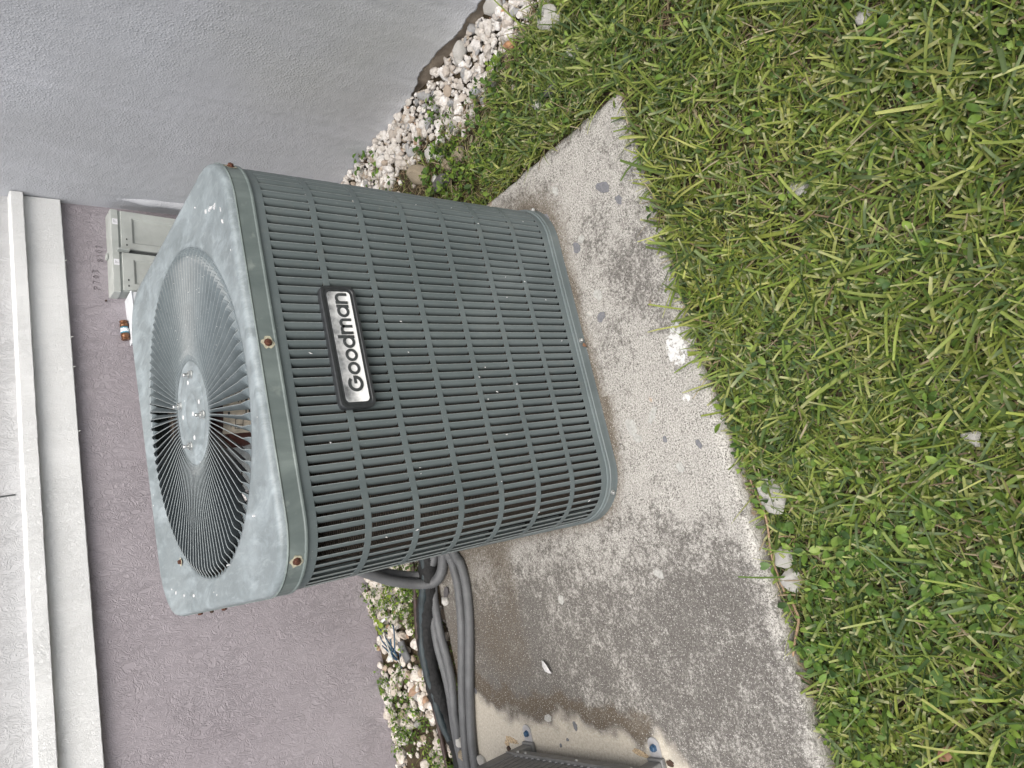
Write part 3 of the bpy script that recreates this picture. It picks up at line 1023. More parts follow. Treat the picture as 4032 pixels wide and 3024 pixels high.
for i, (x, y, z) in enumerate([(-.198, -.205, .712), (-.236, .115, .70), (.012, -.175, .70)]):
    mb = MB()
    bm = bmesh.new(); bmesh.ops.create_icosphere(bm, subdivisions=2, radius=.011)
    for v in bm.verts: v.co *= 1 + .5 * (mnoise.noise(v.co * 160 + Vector((i, 0, 0))))
    me = bpy.data.meshes.new('lint_clump'); bm.to_mesh(me); bm.free(); me.materials.append(M['fluff'])
    o = link('lint_clump', me, ac); o.location = (x, y, z); o.scale = (1, .7, .7)
# the badge
bd = thing('x', '', '')
bpy.data.objects.remove(bd)
def rrect(w, h_, r_, n=6):
    out = []
    for (cx_, cy_, a_) in ((w - r_, h_ - r_, 0), (-w + r_, h_ - r_, 90), (-w + r_, -h_ + r_, 180), (w - r_, -h_ + r_, 270)):
        for j in range(n + 1):
            t = math.radians(a_ + 90 * j / n)
            out.append((cx_ + r_ * math.cos(t), cy_ + r_ * math.sin(t)))
    return out
def plate(levels):
    """levels: list of (outline, y) stacked outward; closed on the last"""
    mb = MB(); n = len(levels[0][0])
    vs = [(x, y, z) for ol, y in levels for x, z in ol]
    fs = [(i * n + j, i * n + (j + 1) % n, (i + 1) * n + (j + 1) % n, (i + 1) * n + j) for i in range(len(levels) - 1) for j in range(n)]
    fs.append(tuple((len(levels) - 1) * n + j for j in range(n)))
    return mb.add(vs, fs)
badge = plate([(rrect(.107, .0315, .012), .006), (rrect(.108, .0325, .013), -.006), (rrect(.1068, .0313, .012), -.0085), (rrect(.1025, .027, .010), -.0085), (rrect(.1015, .026, .0095), -.0072), (rrect(.0985, .023, .008), -.0072)]).obj('badge', M['black_plastic'], ac)
badge.location = (.0015, -HB - .0045, .5725)
badge.rotation_euler = (math.radians(0), math.radians(-.3), 0)
plate([(rrect(.0970, .0215, .007), -.0068), (rrect(.0965, .021, .0065), -.0080)]).obj('badge_face', M['foil'], badge)
# geometric letters built from rings and bars
def arc(mb, cx_, cz_, r0, r1, a0_, a1_, y0, y1, n=20):
    vs = []
    for i in range(n + 1):
        t = math.radians(a0_ + (a1_ - a0_) * i / n)
        for rr in (r0, r1):
            for y in (y0, y1):
                vs.append((cx_ + rr * math.cos(t), y, cz_ + rr * math.sin(t)))
    fs = []
    for i in range(n):
        a_ = i * 4; b_ = a_ + 4
        fs += [(a_ + 1, b_ + 1, b_ + 3, a_ + 3), (a_, a_ + 1, b_ + 1, b_)[::-1], (a_ + 2, b_ + 2, b_ + 3, a_ + 3)[::-1]]
    fs += [(0, 1, 3, 2), (n * 4, n * 4 + 2, n * 4 + 3, n * 4 + 1)]
    mb.add(vs, fs)
def bar(mb, x0, x1, z0, z1, y0, y1):
    mb.box(x0, x1, y1, y0, z0, z1)
YB, YF = -.0078, -.0090
ro_, ri_ = .0110, .0062
pen = -.0795
zc = -.0030
def letter(fn, adv):
    global pen
    mb = MB(); fn(mb, pen); mb.obj('badge_letter', M['letter'], badge); pen += adv
sw = ro_ - ri_
def Gl(mb, x):
    arc(mb, x + .0135, zc + .0022, .0085, .0138, 42, 350, YB, YF, 28)
    bar(mb, x + .0135, x + .0272, zc - .0005, zc + .0045, YB + .0002, YF + .0002)
def ol_(mb, x): arc(mb, x + ro_, zc, ri_, ro_, 0, 360, YB, YF, 28)
def dl(mb, x):
    arc(mb, x + ro_, zc, ri_, ro_, 0, 360, YB, YF, 28); bar(mb, x + 2 * ro_ - sw, x + 2 * ro_ + .0004, zc - ro_, zc + .0185, YB + .0002, YF - .0002)
def al(mb, x):
    arc(mb, x + ro_, zc, ri_, ro_, 0, 360, YB, YF, 28); bar(mb, x + 2 * ro_ - sw, x + 2 * ro_ + .0004, zc - ro_, zc + ro_, YB + .0002, YF - .0002)
def hump(mb, x, w):
    rr = (w) / 2
    arc(mb, x + rr, zc + ro_ - rr, rr - sw, rr, 0, 180, YB, YF, 14)
    bar(mb, x + w - sw, x + w, zc - ro_, zc + ro_ - rr, YB, YF)
def nl_(mb, x):
    bar(mb, x, x + sw, zc - ro_, zc + ro_, YB + .0002, YF - .0002); hump(mb, x, .0195)
def ml(mb, x):
    bar(mb, x, x + sw, zc - ro_, zc + ro_, YB + .0002, YF - .0002); hump(mb, x, .0165); hump(mb, x + .0165 - sw, .0165)
letter(Gl, .0288); letter(ol_, .0232); letter(ol_, .0232); letter(dl, .0242); letter(ml, .0303); letter(al, .0240); letter(nl_, .0195)

# ================================================================== SECOND CABINET
cab = thing('slotted_cabinet', 'dark grey slotted metal cabinet bolted by pale feet at left slab edge', 'cabinet', (-.868, 0, 0))
Y0, Y1 = -.290, .150
mb = MB(); mb.box(-.55, -.006, Y0 + .004, Y1 - .004, .05, .62); mb.obj('cabinet_body', M['dark'], cab)
mb = MB(); mb.box(-.56, 0.0, Y0 - .002, Y1 + .002, .62, .64); mb.obj('cabinet_top', M['unit2'], cab, .004)
mb = MB()
mb.box(-.004, .003, Y0, Y1, .040, .066)
mb.box(-.012, .008, Y0, Y1, .066, .0685)
mb.obj('bottom_rail', M['unit2'], cab)
ns = 18
for i in range(ns):
    y = Y0 + .030 + (Y1 - Y0 - .06) * (i + .5) / ns
    mb = MB(); mb.box(-.004, .0025, y - .0085, y + .0085, .0740, .60); mb.obj('slat', M['unit2'], cab, .001)
    mb = MB(); mb.lathe([(.0045, 0), (.0030, .003)], 8, mat=Matrix.Translation((.0, y, .0705)) @ Matrix.Rotation(math.radians(90), 4, 'Y')); mb.obj('rivet', M['unit2foot'], cab)
for y in (Y0 + .010, Y1 - .012):
    mb = MB()
    mb.box(-.010, .005, y - .018, y + .016, .012, .62)
    mb.box(-.030, .010, y - .021, y + .019, .0015, .012)
    p_ = mb.obj('corner_post', M['unit2'], cab, .002)
    out = [(.006, -.0145), (.040, -.0145)] + [(.040 + .0145 * math.cos(t), .0145 * math.sin(t)) for t in np.linspace(-1.3, 1.3, 9)] + [(.040, .0145), (.006, .0145)]
    mb = MB(); nO = len(out)
    mb.add([(x - .006, y + yy_, z) for z in (.0005, .0035) for x, yy_ in out], [tuple(range(nO))[::-1], tuple(range(nO, 2 * nO))] + [(j, (j + 1) % nO, nO + (j + 1) % nO, nO + j) for j in range(nO)])
    f_ = mb.obj('foot', M['unit2foot'], p_)
    mb = MB(); mb.lathe([(.0085, .0035), (.0085, .0045), (.0070, .0050), (.0068, .0098), (.005, .011)], 6, origin=(.028, y, 0)); mb.obj('blue_bolt', M['bluebolt'], f_)
for y in (Y1 - .03, Y1 - .06, Y0 + .2, Y0 + .035):
    mb = MB(); mb.lathe([(.004, 0), (.0028, .0035)], 8, mat=Matrix.Translation((.0032, y, .055)) @ Matrix.Rotation(math.radians(90), 4, 'Y')); mb.obj('rivet', M['steel'], cab)

# ================================================================== ELECTRICAL BOXES
eb = thing('electrical_box', 'faded grey double electrical box with two recessed covers in wall corner', 'electrical box', (.642, WY, .645), (0, math.radians(3.4), 0))
W_ = .290
mb = MB(); mb.box(.004, W_ - .002, -.052, 0, -.50, -.004); mb.obj('box_body', M['boxgrey2'], eb)
mb = MB()
vs = [(0, .0, 0), (W_, 0, 0), (W_, -.058, -.004), (0, -.058, -.004), (0, -.058, -.0255), (W_, -.058, -.0255), (0, 0, -.0255), (W_, 0, -.0255)]
mb.add(vs, [(0, 3, 2, 1), (3, 4, 5, 2), (0, 6, 4, 3), (1, 2, 5, 7), (4, 6, 7, 5)])
mb.obj('rain_hood', M['boxgrey'], eb, .002)
mb = MB(); mb.box(.130, .150, -.02, .0, 0.0, .006); mb.obj('hood_lug', M['boxgrey'], eb, .002)
for x0_, x1_ in ((.008, .137), (.151, .285)):
    mb = MB()
    # frame of the cover with a recessed pan
    def rect(x0, x1, z0, z1, y): return [(x0, y, z0), (x1, y, z0), (x1, y, z1), (x0, y, z1)]
    lv = [rect(x0_, x1_, -.36, -.032, -.050), rect(x0_, x1_, -.36, -.032, -.0620), rect(x0_ + .022, x1_ - .022, -.30, -.064, -.0620), rect(x0_ + .026, x1_ - .026, -.296, -.071, -.0560)]
    vs = [q for L_ in lv for q in L_]
    fs = [(i * 4 + j, i * 4 + (j + 1) % 4, (i + 1) * 4 + (j + 1) % 4, (i + 1) * 4 + j) for i in range(3) for j in range(4)] + [(12, 13, 14, 15)]
    mb.add(vs, fs)
    cv = mb.obj('box_cover', M['boxgrey'], eb, .0012)
    for xx in (x0_ + .014, x0_ + .034):
        mb = MB(); mb.box(xx - .003, xx + .003, -.0626, -.061, -.049, -.045); mb.obj('cover_slot', M['boxdark'], cv)
    mb = MB(); mb.box(x0_ + .085, x0_ + .105, -.0590, -.0578, -.0235, -.0085); o = mb.obj('white_sticker', M['sticker'], eb)
    mb = MB()
    for i in range(3): mb.box(x0_ + .090, x0_ + .101 - .003 * i, -.0594, -.0588, -.013 - .0035 * i, -.0118 - .0035 * i)
    mb.obj('sticker_print', M['rock_grey'], o)
mb = MB(); mb.box(.1385, .1495, -.056, -.040, -.45, -.026); mb.obj('center_gap', M['boxdark'], eb)
mb = MB(); mb.box(.139, .1445, -.080, -.050, -.052, -.018); mb.obj('latch', M['boxgrey2'], eb, .001)

wb = thing('white_box', 'small white enamel electrical box partly hidden behind the fan lid', 'electrical box', (.557, WY, .600))
mb = MB(); mb.box(-.074, .074, -.088, 0, -.30, -.003); mb.obj('box_body', M['boxwhite'], wb, .002)
mb = MB(); mb.box(-.076, .076, -.091, 0, -.003, .001); mb.obj('box_lid', M['boxwhite'], wb, .001)
fu = thing('cartridge_fuse', 'brown cartridge fuse with white and blue band lying on white box', 'fuse', (.5275, WY - .016, .6145))
MX = Matrix.Rotation(math.radians(90), 4, 'Y')
mb = MB(); mb.lathe([(.0115, -.011), (.0115, .011)], 16, True, mat=MX); mb.obj('fuse_barrel', M['fuseblue'], fu)
mb = MB(); mb.lathe([(.0118, -.006), (.0118, .006)], 16, True, mat=MX); mb.obj('fuse_band', M['fusewhite'], fu)
for sgn in (-1, 1):
    mb = MB(); mb.lathe([(.0125, .011 * sgn), (.0125, .022 * sgn), (.0095, .024 * sgn), (.0095, .0265 * sgn), (.0125, .028 * sgn), (.0125, .031 * sgn)][::sgn], 16, True, mat=MX); mb.obj('fuse_cap', M['fusebrown'], fu)

# ================================================================== PIPES
def conduit(name, pts, rad, label, mat='conduit', group='grey conduits along the slab edge'):
    p = catmull(pts, .0016)
    mb = MB()
    mb.tube(p, lambda i: rad * (1.0 if i % 3 else .86), 12, True, True)
    o = mb.obj(name, M[mat])
    return tag(o, label, 'conduit', group)
RC = .0128
c1 = [(-.10, .395, .0128), (-.25, .345, .0128), (-.378, .279, .0128), (-.407, .260, .0128), (-.463, .255, .0128), (-.531, .267, .0128), (-.598, .288, .0128), (-.665, .313, .0128), (-.728, .336, .0128), (-.791, .357, .0128), (-.855, .375, .0128), (-.918, .386, .0128), (-1.1, .40, .0128), (-1.4, .41, .0128)]
conduit('electrical_conduit', c1, RC, 'grey corrugated conduit lying directly against the mottled slab surface')
c2 = [(-.10, .42, .0128), (-.25, .372, .0128), (-.384, .305, .0128), (-.42, .297, .0128), (-.46, .2935, .0128), (-.528, .305, .0128), (-.596, .3245, .0128), (-.664, .349, .0128), (-.729, .373, .0128), (-.793, .393, .0128), (-.857, .409, .0128), (-.934, .424, .0128), (-1.1, .433, .0128), (-1.4, .44, .0128)]
conduit('electrical_conduit', c2, RC, 'grey corrugated conduit running just behind the one against the slab')
c3 = [(-.40, .40, .0135), (-.48, .425, .0135), (-.548, .432, .0130), (-.593, .432, .0130), (-.647, .424, .0130), (-.699, .420, .0135), (-.751, .421, .018), (-.803, .427, .022), (-.837, .436, .016), (-.90, .462, .004), (-1.1, .47, -.01)]
conduit('electrical_conduit', c3, RC * .98, 'grey conduit emerging from under the black pipe, nearer the slab')
c4 = [(-.42, .44, .010), (-.50, .452, .012), (-.574, .460, .012), (-.619, .462, .012), (-.664, .455, .012), (-.708, .449, .012), (-.752, .4475, .012), (-.804, .452, .012), (-.86, .470, .004), (-.95, .49, -.01), (-1.1, .50, -.02)]
conduit('electrical_conduit', c4, RC * .92, 'grey conduit tucked beneath the black pipe, farther from the slab')
l1 = [(-.30, .385, .40), (-.335, .405, .29), (-.376, .42, .205), (-.402, .425, .155), (-.421, .425, .108), (-.436, .420, .060), (-.443, .405, .028), (-.430, .372, .018), (-.395, .345, .0135), (-.32, .33, .0135), (-.2, .35, .0135)]
conduit('electrical_conduit', l1, .0150, 'thick grey conduit looping down from the cabinet over the black pipe', group='grey looped whip conduits')
l2 = [(-.28, .41, .40), (-.315, .44, .29), (-.350, .452, .205), (-.376, .455, .155), (-.396, .453, .108), (-.410, .446, .066), (-.414, .425, .038), (-.398, .395, .026), (-.365, .372, .018), (-.30, .36, .0135), (-.2, .38, .0135)]
conduit('electrical_conduit', l2, .0140, 'inner grey conduit looping behind the thick one beside cabinet', group='grey looped whip conduits')

bp_ = thing('insulated_pipe', 'black foam insulated pipe with torn blue-grey wrap behind the slab', 'pipe', (0, 0, 0))
k1 = [(-.15, .37, .03), (-.28, .385, .03), (-.388, .405, .026), (-.457, .432, .026), (-.505, .460, .024), (-.554, .487, .022), (-.608, .503, .022), (-.662, .511, .020), (-.715, .514, .016), (-.773, .515, .008), (-.83, .516, 0), (-.881, .510, -.01), (-.937, .512, -.018), (-1.1, .51, -.02), (-1.4, .51, -.02)]
p = catmull(k1, .008)
r = random.Random(2)
mb = MB(); mb.tube(p, lambda i: .0285 * (1 + .07 * math.sin(i * .45) + .05 * math.sin(i * 1.7)) * (1 - .22 * min(1, max(0, (i - 75) / 20))), 14, True, True, .9)
mb.obj('foam_sleeve', M['foam'], bp_)
p2 = [Vector(v) + Vector((0, -.008, .0185)) for v in catmull(k1[1:12], .008)]
mb = MB(); mb.tube(p2, lambda i: .0095 * (1 + .25 * math.sin(i * .31)), 12, True, True)
mb.obj('wrap', M['wrap'], bp_)
p3 = [Vector(v) + Vector((0, .030, -.004)) for v in catmull(k1[2:9], .008)]
mb = MB(); mb.tube(p3, lambda i: .014 * (1 + .2 * math.sin(i * .37)) * (1 - i / 70), 8, True, True)
mb.obj('torn_flap', M['foam'], bp_)
kp = [(v[0], v[1] + .012, v[2] + .004) for v in [(-.30, .55, -.015), (-.40, .575, -.035), (-.456, .588, -.035), (-.533, .611, -.035), (-.606, .627, -.035), (-.69, .628, -.037), (-.773, .616, -.037), (-.866, .607, -.037), (-.971, .602, -.037), (-1.2, .60, -.037)]]
mb = MB(); mb.tube(catmull(kp, .01), .0075, 8)
tag(mb.obj('copper_pipe', M['copper']), 'thin dull brown pipe lying between black pipe and weedy gravel', 'pipe')

# ================================================================== STONES
def rockmesh(name, mat, seed, sub=3, cuts=7):
    rr = random.Random(seed)
    bm = bmesh.new()
    bmesh.ops.create_icosphere(bm, subdivisions=sub, radius=1)
    off = Vector((rr.uniform(-50, 50), rr.uniform(-50, 50), rr.uniform(-50, 50)))
    planes = [(Vector((rr.gauss(0, 1), rr.gauss(0, 1), rr.gauss(0, 1))).normalized(), rr.uniform(.55, .85)) for _ in range(cuts)]
    for v in bm.verts:
        c_ = v.co.copy()
        for n_, d_ in planes:
            e_ = c_.dot(n_) - d_
            if e_ > 0: c_ -= n_ * e_ * .88
        c_ *= 1 + .20 * mnoise.noise(c_ * 1.4 + off) + .09 * mnoise.noise(c_ * 4 + off)
        v.co = c_
    for f in bm.faces: f.smooth = sub > 2
    me = bpy.data.meshes.new(name); bm.to_mesh(me); bm.free()
    if mat: me.materials.append(mat)
    return me
ROCKS = [
    (.722, .137, .050, .036, .030, 'rock_tan', 'large rounded tan stone beside the cabinet, beyond the dark slate', .5),
    (.677, .013, .028, .020, .018, 'rock_tan', 'small tan stone between the dark slate and weeds', .2),
    (.670, -.052, .029, .024, .020, 'rock_tan', 'pale tan pitted stone at edge of weeds nearest the gravel', .9),
    (.640, .052, .040, .027, .014, 'rock_dark', 'flat dark brown slate shard lying next to slab', .7),
    (.668, .078, .020, .016, .014, 'rock_white', 'small whitish stone touching the dark slate shard', .3),
    (.749, .068, .034, .022, .022, 'rock_white', 'jagged white stone next to the large tan stone', 1.2),
    (.722, .035, .024, .018, .016, 'rock_white', 'white stone lying in the weeds between two tan stones', .4),
    (.728, -.508, .038, .033, .026, 'rock_white', 'big chalky white rock alone in the grass near gravel', .4),
    (.579, -.461, .022, .013, .010, 'rock_dark', 'small dark slate chip in grass near slab corner', .9),
    (.571, -.414, .020, .012, .011, 'rock_white', 'slim white stone in grass next to slab corner', .5),
    (.661, -.348, .016, .010, .010, 'rock_white', 'tiny white stone in grass halfway between slab and gravel', .2),
    (.617, -.546, .020, .014, .012, 'rock_white', 'white stone half sunk in grass behind slab corner', .6),
    (.770, -.185, .020, .017, .015, 'rock_grey', 'round smooth grey pebble among the white gravel', .1),
    (.938, -.318, .036, .028, .026, 'rock_white', 'largest white gravel stone close to the wall foundation', .9),
    (.800, -.341, .019, .014, .013, 'rock_orange', 'orange brown pebble among white gravel near the lawn', .3),
    (.905, -.330, .018, .012, .012, 'rock_orange', 'reddish pebble beside the largest white gravel stone', .7),
    (.925, -.150, .033, .022, .022, 'rock_white', 'angular white stone leaning by the torn wall bottom', 1.4),
    (-.395, -.684, .036, .026, .016, 'rock_white', 'white broken stone in grass against the slab front', .2),
    (-.503, -.672, .022, .018, .016, 'rock_white', 'white stone under weeds by the slab front edge', .8),
    (-.540, -.676, .023, .019, .017, 'rock_white', 'round white stone next to another by slab front edge', .1),
    (-.372, -1.020, .015, .012, .012, 'rock_white', 'small white pebble alone out on the lawn', .4),
    (.080, -.915, .022, .017, .008, 'rock_white', 'pitted pale stone buried in the middle of the lawn', .9),
    (.268, -1.086, .017, .013, .014, 'rock_white', 'white pebble in the lawn toward the far edge of grass', .2),
    (-.500, .385, .016, .012, .011, 'rock_white', 'bright white pebble between conduits and black pipe', .4),
    (-.475, .372, .022, .012, .008, 'rock_dark', 'flat black scrap between conduits near the looped whip', 1.1),
    (-.915, .440, .022, .018, .017, 'rock_tan', 'tan stone wedged behind conduits near slotted cabinet', .7),
    (-.880, .448, .018, .015, .014, 'rock_white', 'white stone wedged between conduits and black pipe', .2),
    (-.925, .360, .020, .013, .012, 'rock_white', 'white stone between conduit and slotted cabinet post', .5),
    (.060, -.405, .008, .006, .004, 'rock_white', 'tiny bright white chip lying on slab before cabinet', .5),
]
for i, (x, y, a_, b_, h_, mt, lb, rot) in enumerate(ROCKS):
    me = rockmesh('stone', M[mt], 900 + i, 3, 9)
    o = link('stone', me)
    o.scale = (a_, b_, h_)
    if i in (23, 24, 25, 26, 27, 28): z = h_ * .6 - .001
    else: z = float(gz(x, y)) + h_ * .45 + (.010 if y < -.4 and x < .6 else 0.004)
    o.location = (x, y, z)
    o.rotation_euler = (random.uniform(-.25, .25), random.uniform(-.25, .25), rot * 2)
    tag(o, lb, 'stone', 'loose stones around the slab')

# white gravel: far too many to count, one object
prot = []
for s_ in range(14):
    me = rockmesh('t', None, 40 + s_, 2, 8)
    vv = np.array([v.co[:] for v in me.vertices]); ff = np.array([p_.vertices[:] for p_ in me.polygons])
    prot.append((vv, ff)); bpy.data.meshes.remove(me)
def gravel(name, pts, sizes, cols, label):
    VV, FF, CC = [], [], []
    o_ = 0
    for (x, y, z), s_, c_ in zip(pts, sizes, cols):
        vv, ff = prot[rng.integers(len(prot))]
        e = Matrix.Rotation(rng.uniform(0, 6.28), 3, 'Z') @ Matrix.Rotation(rng.normal(0, .35), 3, 'X') @ Matrix.Rotation(rng.normal(0, .35), 3, 'Y')
        sc_ = s_ * np.array([rng.uniform(.85, 1.35), rng.uniform(.75, 1.1), rng.uniform(.55, .9)])
        w = (vv * sc_) @ np.array(e).T + np.array([x, y, z + sc_[2] * .45])
        VV.append(w); FF.append(ff + o_); CC.append(np.tile(c_, (len(vv), 1))); o_ += len(vv)
    me = npmesh(name, np.concatenate(VV), np.concatenate(FF), M['pebble'], np.concatenate(CC), False)
    return tag(link(name, me), label, kind='stuff')
def pebcols(n):
    base_ = np.array([[.60, .575, .54], [.52, .49, .455], [.68, .665, .645], [.44, .40, .36], [.38, .32, .26], [.30, .31, .32], [.36, .24, .17]])
    k_ = rng.choice(len(base_), n, p=[.30, .22, .26, .10, .06, .045, .015])
    return np.clip(base_[k_] * rng.uniform(.85, 1.08, (n, 1)), 0, .8)
def gbound(y):      # lawn side of the gravel strip
    return np.interp(y, [-1.2, -.482, -.415, -.322, -.222, -.137, -.027, .05, .185, .5, .97], [.90, .815, .785, .755, .722, .70, .735, .76, .775, .77, .70])
pts = []
while len(pts) < 2900:
    x, y = rng.uniform(.55, .956), rng.uniform(-1.0, .965)
    gb = gbound(y) + (vnoise(x, y, 12, 51) - .5) * .10
    d_ = x - gb
    if d_ < -.10: continue
    pr = 1. if d_ > 0 else .16 * math.exp(d_ / .05)
    # weedy gaps
    if vnoise(x, y, 9, 52) > .62 and y > -.02: pr *= .3
    if rng.random() > pr: continue
    pts.append((x, y, GZ + rng.uniform(-.004, .012) * (1 if d_ > .02 else .3)))
pts = np.array(pts)
sz = np.clip(rng.lognormal(math.log(.0078), .45, len(pts)), .003, .020)
gravel('white_gravel', pts, sz, pebcols(len(pts)), 'white limestone gravel strip along the grey right wall')
pts = []
while len(pts) < 2100:
    x, y = rng.uniform(-1.5, .5), rng.uniform(.44, .965)
    if x > -.35 and rng.random() < .5: continue
    if y < .60 and rng.random() < .6: continue
    nn_ = vnoise(x, y, 9, 55)
    if rng.random() > np.clip((nn_ - .38) * 5, .12, 1): continue
    pts.append((x, y, GZ + rng.uniform(-.003, .010)))
pts = np.array(pts)
sz = np.clip(rng.lognormal(math.log(.0105), .42, len(pts)), .004, .024)
gravel('wall_gravel', pts, sz, pebcols(len(pts)) * np.array([1, .97, .93]), 'white gravel mixed with weeds along the mauve wall')

# ================================================================== GRASS AND WEEDS
def blades(name, P, length, width, az, el0, bend, col, tipcol, prof, seg=4, fold=.25, label=None, mat='grass'):
    """strips with a mid-rib; P (n,3), angles per blade; prof = width factor per row"""
    n = len(P)
    t = np.linspace(0, 1, seg + 1)
    el = el0[:, None] - bend[:, None] * t[None, :]
    ds = length[:, None] / seg
    hx = np.cos(el) * ds; hz = np.sin(el) * ds
    H = np.concatenate([np.zeros((n, 1)), np.cumsum(hx[:, :-1], 1)], 1)
    Zc = np.concatenate([np.zeros((n, 1)), np.cumsum(hz[:, :-1], 1)], 1)
    Zc = np.maximum(Zc, gz(P[:, 0], P[:, 1])[:, None] - P[:, 2:3] + .001)
    ca, sa = np.cos(az)[:, None], np.sin(az)[:, None]
    side = rng.normal(0, .06, n)[:, None] * length[:, None] * t[None, :] ** 2
    cx = P[:, :1] + H * ca - side * sa
    cyy = P[:, 1:2] + H * sa + side * ca
    cz = P[:, 2:3] + Zc
    tilt = rng.normal(0, .45, n)[:, None]
    w = width[:, None] * np.asarray(prof)[None, :] * .5
    Vs = np.empty((n, seg + 1, 3, 3))
    for k_, s_ in enumerate((-1, 0, 1)):
        Vs[:, :, k_, 0] = cx - sa * w * s_ * np.cos(tilt)
        Vs[:, :, k_, 1] = cyy + ca * w * s_ * np.cos(tilt)
        Vs[:, :, k_, 2] = cz + w * s_ * np.sin(tilt) + (w * fold if s_ else -w * 0)
    Vs = Vs.reshape(-1, 3)
    b0 = (np.arange(n) * (seg + 1) * 3)[:, None]
    F = []
    for i in range(seg):
        for k_ in range(2):
            a_ = i * 3 + k_
            F.append(np.stack([b0[:, 0] + a_, b0[:, 0] + a_ + 1, b0[:, 0] + a_ + 4, b0[:, 0] + a_ + 3], -1))
    F = np.stack(F, 1).reshape(-1, 4)
    mixr = np.clip((t - .82) / .18, 0, 1)[None, :, None]
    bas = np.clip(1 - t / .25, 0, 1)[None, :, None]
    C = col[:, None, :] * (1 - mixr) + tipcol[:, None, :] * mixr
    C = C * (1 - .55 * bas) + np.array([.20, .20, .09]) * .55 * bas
    C = np.repeat(C[:, :, None, :], 3, 2)
    C[:, :, 1, :] *= 1.12
    me = npmesh(name, Vs, F, M[mat], C.reshape(-1, 3))
    return tag(link(name, me), label, kind='stuff')
def inslab(x, y, mrg=.0):
    yl = y - YAW * (x - SX1); xl = x + YAW * (y - SY0)
    return (xl < SX1 + mrg) & (yl > SY0 - mrg) & (yl < SY1 + mrg)
def scatter(n, x0, x1, y0, y1, fn):
    out = []
    tot = 0
    while tot < n:
        x = rng.uniform(x0, x1, n * 2); y = rng.uniform(y0, y1, n * 2)
        kx = rng.random(n * 2) < fn(x, y)
        out.append(np.stack([x[kx], y[kx]], 1)); tot += kx.sum()
    return np.concatenate(out)[:n]
def lawn(x, y):
    gb = gbound(y)
    d_ = gb - x
    den = np.where(d_ > 0, np.clip(d_ / .10, .15, 1), np.where(d_ > -.05, .05, 0.))
    den *= np.where(inslab(x, y, .006), 0, 1)
    strip = sm(-.30, .0, y)              # thinner beside the slab, deeper in the corner
    den *= 1 - .72 * strip
    den *= np.where(y > .45, 0, 1)
    den *= .55 + .9 * vnoise(x, y, 11, 61)
    yl = y - YAW * (x - SX1)
    den *= 1 - (.6 + .34 * sm(-.12, -.28, x)) * sm(SY0 - .030, SY0 - .004, yl) * sm(.48, .44, x)
    # bare thatchy spots
    for bx, by, br in ((.17, -.82, .07), (.30, -.79, .05), (.52, -.80, .05), (-.02, -1.0, .06), (.46, -.69, .04), (-.70, -.95, .06), (.02, -.88, .035)):
        den *= 1 - .75 * np.exp(-((x - bx) ** 2 + (y - by) ** 2) / br ** 2)
    return np.clip(den, 0, 1)
GREENS = np.array([[.138, .202, .038], [.086, .142, .032], [.225, .282, .060], [.044, .080, .026], [.320, .350, .110], [.132, .186, .080]])
def gcols(n, x, y, p=(.25, .20, .22, .10, .12, .11)):
    k_ = rng.choice(6, n, p=p)
    c_ = GREENS[k_] * rng.uniform(.8, 1.2, (n, 1))
    patch = vnoise(x, y, 5, 66)[:, None]
    warm = np.array([[1.22, 1.10, .98]]); cool = np.array([[.84, .93, 1.05]])
    return c_ * (cool * (1 - patch) + warm * patch)
# tufts: several blades spring from each node, mostly laid over by the mower
def tufted(nt, per, spread, region):
    T_ = scatter(nt, *region, lawn)
    k_ = rng.integers(per[0], per[1] + 1, nt)
    P = np.repeat(T_, k_, 0)
    az0 = np.repeat(rng.uniform(0, 2 * math.pi, nt), k_)
    P = P + rng.normal(0, spread, P.shape)
    ok = ~inslab(P[:, 0], P[:, 1], .002)
    return P[ok], (az0 + rng.normal(0, .65, len(az0)))[ok]
def on(P, dz=0.):
    return np.concatenate([P, (gz(P[:, 0], P[:, 1]) + dz)[:, None]], 1)
REG = (-1.25, 1.0, -1.70, .42)
def lawnblades(nt, per, med, wid, elm, dz, name, label, pcol=None, spread=.007):
    P, az = tufted(nt, per, spread, REG)
    n = len(P)
    short = (1 - .45 * sm(-.45, -.05, P[:, 1])) * (1.08 - .35 * vnoise(P[:, 0], P[:, 1], 6, 71))
    short = short * (1 - .55 * sm(SY0 - .045, SY0 - .006, P[:, 1] - YAW * (P[:, 0] - SX1)) * sm(-.08, -.25, P[:, 0]))
    L_ = rng.lognormal(math.log(med), .36, n) * short
    cc = gcols(n, P[:, 0], P[:, 1], *([pcol] if pcol else []))
    tip = np.where(rng.random((n, 1)) < .38, np.array([[.40, .40, .22]]), cc * 1.1)
    return blades(name, on(P, dz), np.clip(L_, .015, .12), rng.normal(wid, wid * .24, n).clip(.002, .0090), az, rng.normal(elm, .30, n).clip(.05, 1.5), rng.normal(.62, .45, n), cc, tip, [.8, .97, 1., .96, .78], label=label)
lawnblades(12500, (2, 5), .042, .0038, .80, -.002, 'lawn_grass', 'thick mown grass of the lawn in front of the slab')
lawnblades(3600, (2, 4), .054, .0044, .42, .010, 'flat_grass', 'broad grass blades laid over on top of the lawn', (.26, .14, .26, .06, .16, .12))
